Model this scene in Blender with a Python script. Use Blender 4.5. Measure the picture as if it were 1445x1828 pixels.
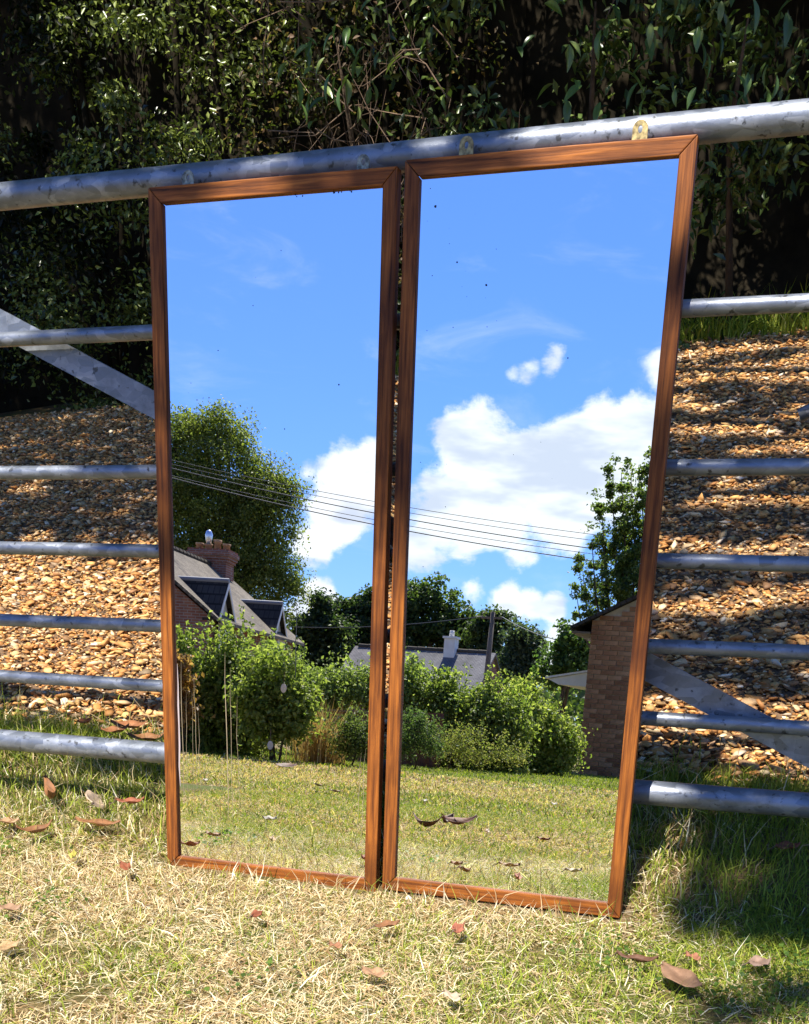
import bpy, bmesh, math, random
import numpy as np
from mathutils import Vector, Matrix
R0 = math.radians
rng = np.random.default_rng(7); random.seed(7)
S = bpy.context.scene
for o in list(bpy.data.objects): bpy.data.objects.remove(o)
COL = S.collection

# ------------------------------------------------------------------ camera
FPX, CX, CY, IW, IH = 2000.0, 722.0, 1724.3, 1445.0, 1828.0
CAM = np.array([0.82002, -2.16735, 0.81335])
AM = np.array([[0.94299, 0.13531, -0.30407], [0.33278, -0.36924, 0.86771], [0.00513, -0.91943, -0.39321]])
cam = bpy.data.cameras.new('camera'); cam_o = bpy.data.objects.new('camera', cam); COL.objects.link(cam_o)
cam.sensor_fit = 'HORIZONTAL'; cam.sensor_width = 36; cam.lens = 36 * FPX / IW
cam.shift_x = (IW / 2 - CX) / IW * 0; cam.shift_y = (CY - IH / 2) / IW
cam.clip_start = .05; cam.clip_end = 3000
m4 = Matrix.Identity(4)
for i in range(3):
    m4[i][0] = AM[i][0]; m4[i][1] = -AM[i][1]; m4[i][2] = -AM[i][2]; m4[i][3] = CAM[i]
cam_o.matrix_world = m4
S.camera = cam_o

# ------------------------------------------------------------------ light
SUN = np.array([-.085, -.54, .84]); SUN /= np.linalg.norm(SUN)
SUN_EL = math.asin(SUN[2]); SUN_AZ = math.atan2(SUN[0], SUN[1])
sl = bpy.data.lights.new('sun', 'SUN'); sl.energy = 5.0; sl.angle = R0(.53); sl.color = (1, .94, .84)
so = bpy.data.objects.new('sun', sl); COL.objects.link(so)
so.rotation_euler = Vector(SUN.tolist()).to_track_quat('Z', 'Y').to_euler(); so.location = (SUN * 60).tolist()
S.view_settings.view_transform = 'Standard'; S.view_settings.look = 'None'
S.view_settings.exposure = .84; S.view_settings.gamma = 1; S.view_settings.use_curve_mapping = False
S.render.engine = 'CYCLES'
cy = S.cycles; cy.use_denoising = True; cy.max_bounces = 7; cy.diffuse_bounces = 4; cy.glossy_bounces = 4
cy.transmission_bounces = 3; cy.transparent_max_bounces = 4; cy.caustics_reflective = False; cy.caustics_refractive = False
cy.sample_clamp_indirect = 6
try: cy.denoising_input_passes = 'RGB_ALBEDO_NORMAL'; cy.denoising_prefilter = 'ACCURATE'
except Exception: pass

# ---- mirror plane, pixel helpers (a pixel gives a direction only; the distance is chosen from the ground or usual size)
TILT = R0(5.5)
NRM = np.array([0, -math.cos(TILT), math.sin(TILT)])
def ray(x, y):
    d = AM @ np.array([(x - CX) / FPX, (y - CY) / FPX, 1.]); return d / np.linalg.norm(d)
def refl(x, y):
    d = ray(x, y); s = -(CAM @ NRM) / (d @ NRM); return CAM + d * s, d - 2 * (d @ NRM) * NRM
def at(x, y, Y):
    P, d = refl(x, y); return P + d * (Y - P[1]) / d[1]
def front(x, y, Y):
    d = ray(x, y); return CAM + d * (Y - CAM[1]) / d[1]

# ------------------------------------------------------------------ world: sky with a low bank of cumulus
W = bpy.data.worlds.new('World'); S.world = W; W.use_nodes = True
nt = W.node_tree; nt.nodes.clear()
def N(t, **k):
    n = nt.nodes.new(t)
    for a, b in k.items(): setattr(n, a, b)
    return n
def LK(a, b): nt.links.new(a, b)
sky = N('ShaderNodeTexSky', sky_type='NISHITA', sun_disc=False, sun_elevation=SUN_EL, sun_rotation=SUN_AZ % (2 * math.pi))
sky.air_density = 1.25; sky.dust_density = .15; sky.ozone_density = 3.2; sky.altitude = 100
tc = N('ShaderNodeTexCoord')
def wmath(op, a, b=None, c=None, clamp=False):
    n = N('ShaderNodeMath', operation=op); n.use_clamp = clamp
    for i, v in enumerate((a, b, c)):
        if v is None: continue
        if hasattr(v, 'links') or hasattr(v, 'is_linked'): LK(v, n.inputs[i])
        else: n.inputs[i].default_value = v
    return n.outputs[0]
def wnoise(scale, detail, rough=.55, zs=2.0, dist=0.):
    mp = N('ShaderNodeMapping'); mp.inputs['Scale'].default_value = (1, 1, zs); LK(tc.outputs['Generated'], mp.inputs[0])
    n = N('ShaderNodeTexNoise'); n.inputs['Scale'].default_value = scale; n.inputs['Detail'].default_value = detail
    n.inputs['Roughness'].default_value = rough; n.inputs['Distortion'].default_value = dist
    LK(mp.outputs[0], n.inputs['Vector']); return n.outputs['Fac']
sep = N('ShaderNodeSeparateXYZ'); LK(tc.outputs['Generated'], sep.inputs[0])
shape = None
# cumulus heaps (direction centres and half-widths of the heaps seen over the garden)
for (px, py, r, wgt) in [(1020, 812, 140, 1.), (865, 830, 125, 1.), (1140, 800, 120, 1.), (1060, 775, 95, .95), (820, 800, 75, .9), (930, 850, 115, 1.), (1080, 860, 110, .95), (830, 905, 140, 1.), (1000, 900, 130, 1.), (900, 940, 90, .95), (780, 945, 80, .95), (1020, 960, 70, .7),
                         (640, 860, 105, 1.), (600, 920, 105, .9), (560, 975, 70, .8), (665, 815, 60, 1.), (760, 975, 80, .8), (925, 985, 75, .75), (905, 1068, 70, .9), (985, 1080, 55, .85), (845, 1060, 50, .8), (945, 1075, 60, .9), (945, 655, 46, .66), (985, 648, 46, .66), (920, 662, 30, .55),
                         (1185, 655, 60, .85), (575, 1065, 60, .8), (660, 1075, 60, .6), (1000, 1150, 75, .8), (540, 1095, 60, .8), (545, 840, 40, .55)]:
    P_, d_ = refl(px, py)
    vm = N('ShaderNodeVectorMath', operation='DISTANCE'); LK(tc.outputs['Generated'], vm.inputs[0]); vm.inputs[1].default_value = tuple(d_)
    mr = N('ShaderNodeMapRange', interpolation_type='SMOOTHSTEP'); LK(vm.outputs['Value'], mr.inputs[0])
    mr.inputs[1].default_value = r / 2000 * 1.15; mr.inputs[2].default_value = 0; mr.inputs[3].default_value = 0; mr.inputs[4].default_value = wgt
    shape = mr.outputs[0] if shape is None else wmath('MAXIMUM', shape, mr.outputs[0])
# the same sort of bank all round the horizon
bank = N('ShaderNodeMapRange', interpolation_type='SMOOTHSTEP'); LK(sep.outputs['Z'], bank.inputs[0])
bank.inputs[1].default_value = .27; bank.inputs[2].default_value = .10; bank.inputs[3].default_value = 0; bank.inputs[4].default_value = 1
bn = wnoise(5.0, 2, .5, 2.2)
bnm = N('ShaderNodeMapRange', interpolation_type='SMOOTHSTEP'); LK(bn, bnm.inputs[0]); bnm.inputs[1].default_value = .46; bnm.inputs[2].default_value = .62
bnm.inputs[3].default_value = 0; bnm.inputs[4].default_value = .8
around = wmath('MULTIPLY', bank.outputs[0], bnm.outputs[0])
vd = N('ShaderNodeVectorMath', operation='DISTANCE'); LK(tc.outputs['Generated'], vd.inputs[0]); vd.inputs[1].default_value = tuple(refl(760, 800)[1])
vm2 = N('ShaderNodeMapRange'); LK(vd.outputs['Value'], vm2.inputs[0]); vm2.inputs[1].default_value = .28; vm2.inputs[2].default_value = .45
around = wmath('MULTIPLY', around, vm2.outputs[0])
shape = wmath('MAXIMUM', shape, around)
puff = wnoise(16, 9, .62, 1.5, .25)
dens = wmath('ADD', wmath('MULTIPLY', shape, .78), wmath('MULTIPLY', puff, 1.25))
dm = N('ShaderNodeMapRange', interpolation_type='SMOOTHSTEP'); LK(dens, dm.inputs[0]); dm.inputs[1].default_value = .90; dm.inputs[2].default_value = 1.16
wisp = wnoise(9, 6, .6, 3.0, .6)
wm_ = N('ShaderNodeMapRange', interpolation_type='SMOOTHSTEP'); LK(wisp, wm_.inputs[0]); wm_.inputs[1].default_value = .52; wm_.inputs[2].default_value = .85; wm_.inputs[4].default_value = .22
cov = wmath('MAXIMUM', dm.outputs[0], wm_.outputs[0], clamp=True)
# grey undersides from a second, offset look-up of the same noise
gn = wnoise(11, 4, .5, 3.2)
gm = N('ShaderNodeMapRange', interpolation_type='SMOOTHSTEP'); LK(gn, gm.inputs[0]); gm.inputs[1].default_value = .46; gm.inputs[2].default_value = .66
ccol = N('ShaderNodeMix', data_type='RGBA'); LK(gm.outputs[0], ccol.inputs[0])
ccol.inputs[6].default_value = (6.6, 6.8, 7.0, 1); ccol.inputs[7].default_value = (4.3, 4.75, 5.7, 1)
tint = N('ShaderNodeMix', data_type='RGBA', blend_type='MULTIPLY'); tint.inputs[0].default_value = 1
LK(sky.outputs[0], tint.inputs[6]); tint.inputs[7].default_value = (.345, .515, .95, 1)
mx = N('ShaderNodeMix', data_type='RGBA'); LK(cov, mx.inputs[0]); LK(tint.outputs[2], mx.inputs[6]); LK(ccol.outputs[2], mx.inputs[7])
bg = N('ShaderNodeBackground'); LK(mx.outputs[2], bg.inputs[0]); bg.inputs[1].default_value = .10
wo = N('ShaderNodeOutputWorld'); LK(bg.outputs[0], wo.inputs[0])

# ------------------------------------------------------------------ materials
def mat(name, build):
    m = bpy.data.materials.new(name); m.use_nodes = True; m.node_tree.nodes.clear()
    out = m.node_tree.nodes.new('ShaderNodeOutputMaterial')
    class B:
        def n(s, t, **k):
            x = m.node_tree.nodes.new(t)
            for a, b in k.items(): setattr(x, a, b)
            return x
        def l(s, a, b): m.node_tree.links.new(a, b)
        def noise(s, scale, detail=4, rough=.55, coord='Object', vscale=(1, 1, 1), dist=0):
            tcn = s.n('ShaderNodeTexCoord'); mp = s.n('ShaderNodeMapping'); mp.inputs['Scale'].default_value = vscale
            s.l(tcn.outputs[coord], mp.inputs[0]); x = s.n('ShaderNodeTexNoise')
            x.inputs['Scale'].default_value = scale; x.inputs['Detail'].default_value = detail; x.inputs['Roughness'].default_value = rough
            x.inputs['Distortion'].default_value = dist
            s.l(mp.outputs[0], x.inputs['Vector']); return x.outputs['Fac']
        def ramp(s, fac, stops):
            r = s.n('ShaderNodeValToRGB'); s.l(fac, r.inputs[0]); e = r.color_ramp.elements
            while len(e) < len(stops): e.new(.5)
            for q, (p, c) in zip(e, stops): q.position = p; q.color = (*c, 1) if len(c) == 3 else c
            return r.outputs[0]
        def mix(s, f, a, b, mode='MIX'):
            x = s.n('ShaderNodeMix', data_type='RGBA', blend_type=mode)
            for i, v in ((0, f), (6, a), (7, b)):
                if hasattr(v, 'is_linked'): s.l(v, x.inputs[i])
                else: x.inputs[i].default_value = v if i == 0 else ((*v, 1) if len(v) == 3 else v)
            return x.outputs[2]
        def bump(s, h, strength, dist=.01):
            b = s.n('ShaderNodeBump'); b.inputs['Strength'].default_value = strength; b.inputs['Distance'].default_value = dist
            s.l(h, b.inputs['Height']); return b.outputs[0]
        def bsdf(s, col, rough=.6, metal=0., normal=None, spec=.5):
            p = s.n('ShaderNodeBsdfPrincipled')
            for k, v in (('Base Color', col), ('Roughness', rough), ('Metallic', metal), ('Specular IOR Level', spec)):
                if hasattr(v, 'is_linked'): s.l(v, p.inputs[k])
                else: p.inputs[k].default_value = (*v, 1) if k == 'Base Color' and len(v) == 3 else v
            if normal is not None: s.l(normal, p.inputs['Normal'])
            return p
    b = B(); sh = build(b); m.node_tree.links.new(sh.outputs[0], out.inputs[0]); return m
def attr_col(b, var=.0):
    a = b.n('ShaderNodeAttribute', attribute_name='Col'); return a.outputs['Color']
def leaf_build(trans=.54, rough=.5, spec=.35):
    def f(b):
        c = attr_col(b); p = b.bsdf(c, rough, 0, None, spec)
        t = b.n('ShaderNodeBsdfTranslucent'); b.l(b.mix(1., c, (1.35, 1.5, .7), 'MULTIPLY'), t.inputs[0])
        m = b.n('ShaderNodeMixShader'); m.inputs[0].default_value = trans; b.l(p.outputs[0], m.inputs[1]); b.l(t.outputs[0], m.inputs[2]); return m
    return f
M_LEAF = mat('leaf', leaf_build()); M_GLOSSLEAF = mat('glossy_leaf', leaf_build(.2, .3, .5)); M_GRASS = mat('grass_blade', leaf_build(.3, .6, .2))
M_DRYLEAF = mat('dry_leaf', lambda b: b.bsdf(b.mix(b.ramp(b.noise(60, 4), [(.3, (.75, .75, .75)), (.7, (1.1, 1.1, 1.1))]), (0, 0, 0), attr_col(b), 'MULTIPLY') if False else b.mix(1., attr_col(b), b.ramp(b.noise(55, 4), [(.3, (.6, .58, .55)), (.72, (1, 1, 1))]), 'MULTIPLY'), .6, 0, b.bump(b.noise(120, 3), .3, .002), .3))
M_STONE = mat('gravel_stone', lambda b: b.bsdf(b.mix(1., attr_col(b), b.ramp(b.noise(70, 3), [(.25, (.7, .68, .65)), (.7, (1.05, 1.03, 1.))]), 'MULTIPLY'), .62, 0, b.bump(b.noise(160, 3), .25, .003), .35))
def wood(axis):
    vs = (1.2, 30, 30) if axis == 'x' else (30, 30, 1.2)
    def f(b):
        g = b.noise(4.5, 6, .62, 'Object', vs, .3); big = b.noise(5, 3, .5)
        c = b.ramp(g, [(.28, (.035, .010, .003)), (.46, (.21, .062, .010)), (.70, (.50, .165, .024))])
        c = b.mix(b.ramp(big, [(.42, (0, 0, 0)), (.68, (1, 1, 1))]), c, b.mix(1., c, (.36, .31, .28), 'MULTIPLY'))
        return b.bsdf(c, b.ramp(g, [(.3, (.7,) * 3), (.7, (.48,) * 3)]), 0, b.bump(g, .4, .002), .28)
    return f
M_WOODX, M_WOODZ = mat('stained_oak_x', wood('x')), mat('stained_oak_z', wood('z'))
M_BOARD = mat('backing_board', lambda b: b.bsdf((.12, .07, .04), .8))
def mirror_b(col):
    def f(b):
        g = b.bsdf(col, .0, 1., None, .5)
        return g
    return f
M_MIRL = mat('silvered_glass_aged', mirror_b((.93, .95, .975))); M_MIRR = mat('silvered_glass', mirror_b((.90, .945, .965)))
M_STREAK = mat('lost_silvering', lambda b: b.bsdf((.34, .27, .17), .5)); M_SPOT = mat('black_spot', lambda b: b.bsdf((.01, .012, .015), .5))
M_LILAC = mat('bare_glass_edge', lambda b: b.bsdf((.5, .42, .42), .35))
def galv(b):
    v = b.n('ShaderNodeTexVoronoi'); v.inputs['Scale'].default_value = 42
    tcn = b.n('ShaderNodeTexCoord'); mp = b.n('ShaderNodeMapping'); mp.inputs['Scale'].default_value = (.8, 1.6, 1.6); b.l(tcn.outputs['Object'], mp.inputs[0]); b.l(mp.outputs[0], v.inputs['Vector'])
    bw = b.n('ShaderNodeRGBToBW'); b.l(v.outputs['Color'], bw.inputs[0])
    n = b.noise(18, 6, .65); d = b.noise(60, 3)
    c = b.ramp(bw.outputs[0], [(.2, (.20, .225, .27)), (.8, (.36, .39, .45))])
    c = b.mix(b.ramp(n, [(.42, (0, 0, 0)), (.72, (1, 1, 1))]), c, (.17, .19, .22))
    c = b.mix(b.ramp(d, [(.62, (0, 0, 0)), (.70, (1, 1, 1))]), c, (.08, .085, .09))
    return b.bsdf(c, b.ramp(bw.outputs[0], [(.1, (.34,) * 3), (.9, (.56,) * 3)]), .5, b.bump(b.noise(140, 5, .7), .22, .002), .5)
M_GALV = mat('galvanised_steel', galv)
M_BRASS = mat('aged_brass', lambda b: b.bsdf(b.ramp(b.noise(120, 5), [(.35, (.14, .10, .04)), (.65, (.55, .43, .18))]), .5, .4))
M_ZINC = mat('tarnished_plate', lambda b: b.bsdf(b.ramp(b.noise(120, 5), [(.35, (.10, .10, .075)), (.65, (.42, .42, .32))]), .5, .35))
M_SOIL = mat('lawn_soil', lambda b: b.bsdf(b.mix(b.ramp(b.noise(1.1, 4, .6, 'Object'), [(.45, (0, 0, 0)), (.62, (1, 1, 1))]), b.ramp(b.noise(30, 6, .7), [(.3, (.09, .055, .03)), (.7, (.32, .22, .11))]), b.ramp(b.noise(38, 6, .7), [(.3, (.05, .07, .015)), (.7, (.20, .22, .06))])), .95, 0, b.bump(b.noise(55, 6, .7), .8, .02), .1))
M_DRIVE = mat('drive_grit', lambda b: b.bsdf(b.ramp(b.noise(40, 6, .75), [(.3, (.07, .045, .028)), (.7, (.30, .19, .11))]), .95, 0, b.bump(b.noise(60, 5), .9, .02), .1))
def brickb(c1, c2, mo, sc):
    def f(b):
        tcn = b.n('ShaderNodeTexCoord'); mp = b.n('ShaderNodeMapping'); mp.inputs['Rotation'].default_value = (R0(90), 0, 0); b.l(tcn.outputs['Object'], mp.inputs[0])
        t = b.n('ShaderNodeTexBrick'); b.l(mp.outputs[0], t.inputs['Vector']); t.inputs['Color1'].default_value = (*c1, 1); t.inputs['Color2'].default_value = (*c2, 1)
        t.inputs['Mortar'].default_value = (*mo, 1); t.inputs['Scale'].default_value = 1; t.inputs['Brick Width'].default_value = .225; t.inputs['Row Height'].default_value = .075; t.inputs['Mortar Size'].default_value = .011
        c = b.mix(1., t.outputs['Color'], b.ramp(b.noise(3, 5), [(.3, (.65, .65, .65)), (.7, (1, 1, 1))]), 'MULTIPLY')
        return b.bsdf(c, .9, 0, b.bump(t.outputs['Fac'], -.4, .01), .2)
    return f
M_BRICKWALL = mat('brick_wall', brickb((.20, .10, .065), (.28, .15, .10), (.30, .26, .22), 1))
M_MORTAR = mat('mortar', lambda b: b.bsdf(b.ramp(b.noise(14, 5), [(.3, (.40, .35, .29)), (.7, (.55, .49, .41))]), .95, 0, b.bump(b.noise(90, 4), .5, .004), .1))
def brick1(b):
    oi = b.n('ShaderNodeObjectInfo'); c = b.ramp(oi.outputs['Random'], [(0, (.28, .135, .075)), (.5, (.40, .205, .115)), (1, (.50, .29, .17))])
    c = b.mix(1., c, b.ramp(b.noise(9, 5, .6, 'Object'), [(.3, (.6, .58, .55)), (.7, (1, 1, 1))]), 'MULTIPLY')
    return b.bsdf(c, .9, 0, b.bump(b.noise(70, 4), .5, .004), .15)
M_BRICK = mat('brick', brick1)
def tiles(c1, c2, rg=.85):
    def f(b):
        tcn = b.n('ShaderNodeTexCoord'); t = b.n('ShaderNodeTexBrick'); b.l(tcn.outputs['UV'], t.inputs['Vector'])
        t.inputs['Color1'].default_value = (*c1, 1); t.inputs['Color2'].default_value = (*c2, 1); t.inputs['Mortar'].default_value = (*[x * .55 for x in c1], 1)
        t.inputs['Scale'].default_value = 1; t.inputs['Brick Width'].default_value = .17; t.inputs['Row Height'].default_value = .10; t.inputs['Mortar Size'].default_value = .010
        c = b.mix(1., t.outputs['Color'], b.ramp(b.noise(1.2, 6, .65), [(.3, (.6, .6, .58)), (.7, (1.15, 1.12, 1.05))]), 'MULTIPLY')
        return b.bsdf(c, rg, 0, b.bump(t.outputs['Fac'], -.5, .02), .12)
    return f
M_TILE = mat('roof_tile', tiles((.18, .155, .125), (.26, .225, .18))); M_SLATE = mat('dormer_slate', tiles((.050, .046, .043), (.075, .069, .064), .9)); M_TILE2 = mat('roof_tile_grey', tiles((.20, .19, .20), (.27, .255, .26)))
M_REDBRICK = mat('red_brick', brickb((.30, .11, .07), (.36, .16, .10), (.34, .28, .24), 1))
M_WHITE = mat('white_paint', lambda b: b.bsdf(b.ramp(b.noise(4, 4), [(.3, (.70, .68, .62)), (.7, (.8, .79, .75))]), .55))
M_PANEL = mat('grey_panel', lambda b: b.bsdf((.62, .60, .52), .7)); M_RENDER = mat('cream_render', lambda b: b.bsdf((.55, .5, .42), .85))
M_BARK = mat('bark', lambda b: b.bsdf(b.ramp(b.noise(14, 6, .65, 'Object', (1, 1, .25)), [(.3, (.045, .032, .022)), (.7, (.16, .12, .085))]), .9, 0, b.bump(b.noise(18, 5, .6, 'Object', (1, 1, .2)), .8, .02), .1))
M_TWIG = mat('dead_twig', lambda b: b.bsdf(b.ramp(b.noise(6, 3), [(.3, (.09, .055, .035)), (.7, (.28, .19, .12))]), .8))
M_HEDGESHADE = mat('hedge_inner_shade', lambda b: b.bsdf(b.ramp(b.noise(6, 5), [(.3, (.012, .011, .008)), (.7, (.035, .028, .018))]), .95, 0, None, .05))  # near-black: the hedge's inner shade put into colour, for core and stems
M_POLE = mat('weathered_pole', lambda b: b.bsdf(b.ramp(b.noise(8, 4, .6, 'Object', (1, 1, .1)), [(.3, (.10, .075, .055)), (.7, (.20, .16, .12))]), .9))
M_WIRE = mat('cable', lambda b: b.bsdf((.03, .035, .045), .5)); M_RUST = mat('rusty_sheet', lambda b: b.bsdf(b.ramp(b.noise(7, 5), [(.3, (.10, .035, .022)), (.7, (.26, .11, .07))]), .85))
M_RED = mat('red_plastic', lambda b: b.bsdf((.55, .03, .03), .5)); M_TAG = mat('paper_tag', lambda b: b.bsdf((.75, .68, .62), .7)); M_POT = mat('clay_pot', lambda b: b.bsdf(b.ramp(b.noise(7, 4), [(.3, (.28, .14, .07)), (.7, (.45, .28, .15))]), .85))
M_COWL = mat('bright_steel', lambda b: b.bsdf((.75, .77, .8), .25, .8)); M_LEAD = mat('lead', lambda b: b.bsdf((.22, .22, .23), .6)); M_PALE = mat('pale_stone', lambda b: b.bsdf(b.ramp(b.noise(30, 4), [(.3, (.45, .43, .40)), (.7, (.8, .78, .74))]), .8))

# ------------------------------------------------------------------ mesh helpers
def mk(name, V, F, material, parent=None, smooth=False, col=None, uv=None):
    """V (n,3); F list of index arrays (k,3)/(k,4) or list of lists; col (n,3) -> point colour 'Col'"""
    me = bpy.data.meshes.new(name); V = np.asarray(V, dtype=np.float32)
    if isinstance(F, np.ndarray): F = [F]
    if F and isinstance(F[0], np.ndarray):
        tot = sum(f.size for f in F); npoly = sum(len(f) for f in F)
        me.vertices.add(len(V)); me.vertices.foreach_set('co', V.ravel())
        me.loops.add(tot); me.loops.foreach_set('vertex_index', np.concatenate([f.ravel() for f in F]).astype(np.int32))
        cnt = np.concatenate([np.full(len(f), f.shape[1]) for f in F]); st = np.concatenate([[0], np.cumsum(cnt)[:-1]])
        me.polygons.add(npoly); me.polygons.foreach_set('loop_start', st.astype(np.int32)); me.polygons.foreach_set('loop_total', cnt.astype(np.int32))
        if smooth: me.polygons.foreach_set('use_smooth', np.ones(npoly, dtype=bool))
        me.update(calc_edges=True); me.validate()
    else:
        me.from_pydata(V.tolist(), [], [list(map(int, f)) for f in F]); me.update()
        if smooth:
            for p in me.polygons: p.use_smooth = True
    if col is not None:
        a = me.color_attributes.new('Col', 'FLOAT_COLOR', 'POINT'); c4 = np.ones((len(V), 4), dtype=np.float32); c4[:, :3] = col; a.data.foreach_set('color', c4.ravel())
    me.materials.append(material)
    o = bpy.data.objects.new(name, me); COL.objects.link(o)
    if parent: o.parent = parent
    return o
def cat(parts):
    Vs, Fs, n = [], [], 0
    for V, F in parts:
        Vs.append(np.asarray(V, float)); Fs += [[i + n for i in f] for f in F]; n += len(V)
    return np.concatenate(Vs), Fs
def box(x0, x1, y0, y1, z0, z1):
    V = [(x, y, z) for z in (z0, z1) for y in (y0, y1) for x in (x0, x1)]
    return np.array(V, float), [(0, 2, 3, 1), (4, 5, 7, 6), (0, 1, 5, 4), (2, 6, 7, 3), (0, 4, 6, 2), (1, 3, 7, 5)]
def tube(pts, rad, n=8, cap=True):
    pts = np.asarray(pts, float); rad = np.broadcast_to(np.asarray(rad, float), (len(pts),))
    V, F = [], []
    up = np.array([0, 0, 1.])
    for i, p in enumerate(pts):
        d = pts[min(i + 1, len(pts) - 1)] - pts[max(i - 1, 0)]; d = d / (np.linalg.norm(d) + 1e-9)
        a = np.cross(d, up if abs(d[2]) < .9 else np.array([1., 0, 0])); a /= np.linalg.norm(a); b = np.cross(d, a)
        for k in range(n):
            t = 2 * math.pi * k / n; V.append(p + rad[i] * (a * math.cos(t) + b * math.sin(t)))
    for i in range(len(pts) - 1):
        for k in range(n): F.append((i * n + k, i * n + (k + 1) % n, (i + 1) * n + (k + 1) % n, (i + 1) * n + k))
    if cap: F += [tuple(range(n))[::-1], tuple((len(pts) - 1) * n + k for k in range(n))]
    return np.array(V), F
def empty(name, loc, label, cat_, group=None, rot=(0, 0, 0)):
    o = bpy.data.objects.new(name, None); COL.objects.link(o); o.location = loc; o.rotation_euler = rot; o.empty_display_size = .1
    return tag(o, label, cat_, group)
def tag(o, label=None, cat_=None, group=None, kind=None):
    if label: o['label'] = label
    if cat_: o['category'] = cat_
    if group: o['group'] = group
    if kind: o['kind'] = kind
    return o
def nrm(v): return v / (np.linalg.norm(v, axis=-1, keepdims=True) + 1e-9)
def vnoise(x, y, seed=0):
    x = np.asarray(x, float); y = np.asarray(y, float); xi = np.floor(x); yi = np.floor(y); fx = x - xi; fy = y - yi
    fx = fx * fx * (3 - 2 * fx); fy = fy * fy * (3 - 2 * fy)
    def h(a, b):
        s = np.sin(a * 127.1 + b * 311.7 + seed * 74.7) * 43758.5453; return s - np.floor(s)
    return (h(xi, yi) * (1 - fx) + h(xi + 1, yi) * fx) * (1 - fy) + (h(xi, yi + 1) * (1 - fx) + h(xi + 1, yi + 1) * fx) * fy
def fnoise(x, y, seed=0): return (vnoise(x, y, seed) * .55 + vnoise(x * 2.1, y * 2.1, seed + 1) * .3 + vnoise(x * 4.3, y * 4.3, seed + 2) * .15)
def pal(n, cols, w=None, jit=.12):
    cols = np.array(cols, float); i = rng.choice(len(cols), n, p=None if w is None else np.array(w) / np.sum(w)); j = rng.choice(len(cols), n, p=None if w is None else np.array(w) / np.sum(w)); t = rng.random((n, 1)) * .5
    return (cols[i] * (1 - t) + cols[j] * t) * (1 + jit * rng.standard_normal((n, 1))).clip(.5, 1.6)
def leaves(P, L, Wd, nb, colors, axis=None, droop=0., fold=.25):
    """one folded leaf per point: nb = preferred normals (n,3)"""
    n = len(P); L = np.broadcast_to(L, (n,)) * rng.uniform(.65, 1.3, n); Wd = L * Wd
    nn = nrm(nb + .75 * rng.standard_normal((n, 3)))
    a = rng.standard_normal((n, 3)) if axis is None else axis + .5 * rng.standard_normal((n, 3)); a[:, 2] -= droop
    a = nrm(a - (a * nn).sum(1, keepdims=True) * nn); b = np.cross(nn, a)
    base = P - a * L[:, None] * .5; tip = P + a * L[:, None] * .5 - nn * (L * .12)[:, None]; mid = P - a * L[:, None] * .06
    l = mid + b * (Wd / 2)[:, None] + nn * (Wd * fold)[:, None]; r = mid - b * (Wd / 2)[:, None] + nn * (Wd * fold)[:, None]
    V = np.stack([base, r, tip, l], 1).reshape(-1, 3); k = np.arange(n)[:, None] * 4
    return V, np.concatenate([k + [0, 1, 2], k + [0, 2, 3]]), np.repeat(colors, 4, 0)
def clumps(blobs, per_m3=None, n=4000, csize=.35, shell=.55, pw=.6, per=40, out=.12):
    """blobs: (cx,cy,cz,rx,ry,rz); leaf points in clumps gathered near the blob surfaces -> P, outward normals"""
    blobs = np.array(blobs, float); vol = blobs[:, 3] * blobs[:, 4] * blobs[:, 5]; k = rng.choice(len(blobs), max(8, n // per), p=vol ** pw / (vol ** pw).sum())
    d = nrm(rng.standard_normal((len(k), 3))); rr = rng.uniform(shell, 1.05, len(k))[:, None]
    cc = blobs[k, :3] + d * blobs[k, 3:] * rr; cs = csize * rng.uniform(.5, 1.4, len(k))
    j = rng.integers(0, len(k), n); off = nrm(rng.standard_normal((n, 3))) * (rng.random((n, 1)) ** .45) * np.where(rng.random((n, 1)) < out, 1.7, 1.)
    P = cc[j] + off * cs[j][:, None] * np.array([1, 1, .75]); return P, nrm(off * .8 + d[j] * .6 + np.array([0, 0, .75]))

# ------------------------------------------------------------------ ground
def terr(X, Y):
    X = np.asarray(X, float); Y = np.asarray(Y, float)
    f = np.where(Y > -30, .026 * Y, -.78 + .006 * (Y + 30))
    q = np.clip(Y / .8, 0, 1); mid = .13 * (1 - (1 - q) ** 2)
    k = np.clip(1 + .044 * (X - .2), .45, 1.12)
    up = np.clip(Y - .8, 0, 7.) * .275 * k + np.clip(Y - 7.8, 0, 400) * .06
    return np.where(Y <= 0, f, mid + up)
def grid(xs, ys, fz, dz=0.):
    X, Y = np.meshgrid(xs, ys); Z = fz(X, Y) + dz; nx = len(xs); V = np.stack([X, Y, Z], -1).reshape(-1, 3)
    i = (np.arange(len(ys) - 1)[:, None] * nx + np.arange(nx - 1)[None]).ravel()
    return V, np.stack([i, i + 1, i + nx + 1, i + nx], 1)
def axis_(a): return np.unique(np.concatenate(a))
xs = axis_([np.linspace(-600, -30, 12), np.linspace(-30, -4, 27), np.linspace(-4, 3, 71), np.linspace(3, 30, 19), np.linspace(30, 600, 10)])
ys = axis_([np.linspace(-800, -60, 14), np.linspace(-60, -4, 57), np.linspace(-4, 2, 61), np.linspace(2, 12, 41), np.linspace(12, 500, 14)])
V, F = grid(xs, ys, lambda x, y: terr(x, y) + .012 * (fnoise(x * 3, y * 3, 5) - .5) * (np.abs(y) < 8))
tag(mk('lawn_ground', V, F, M_SOIL, smooth=True), kind='structure')
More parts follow.
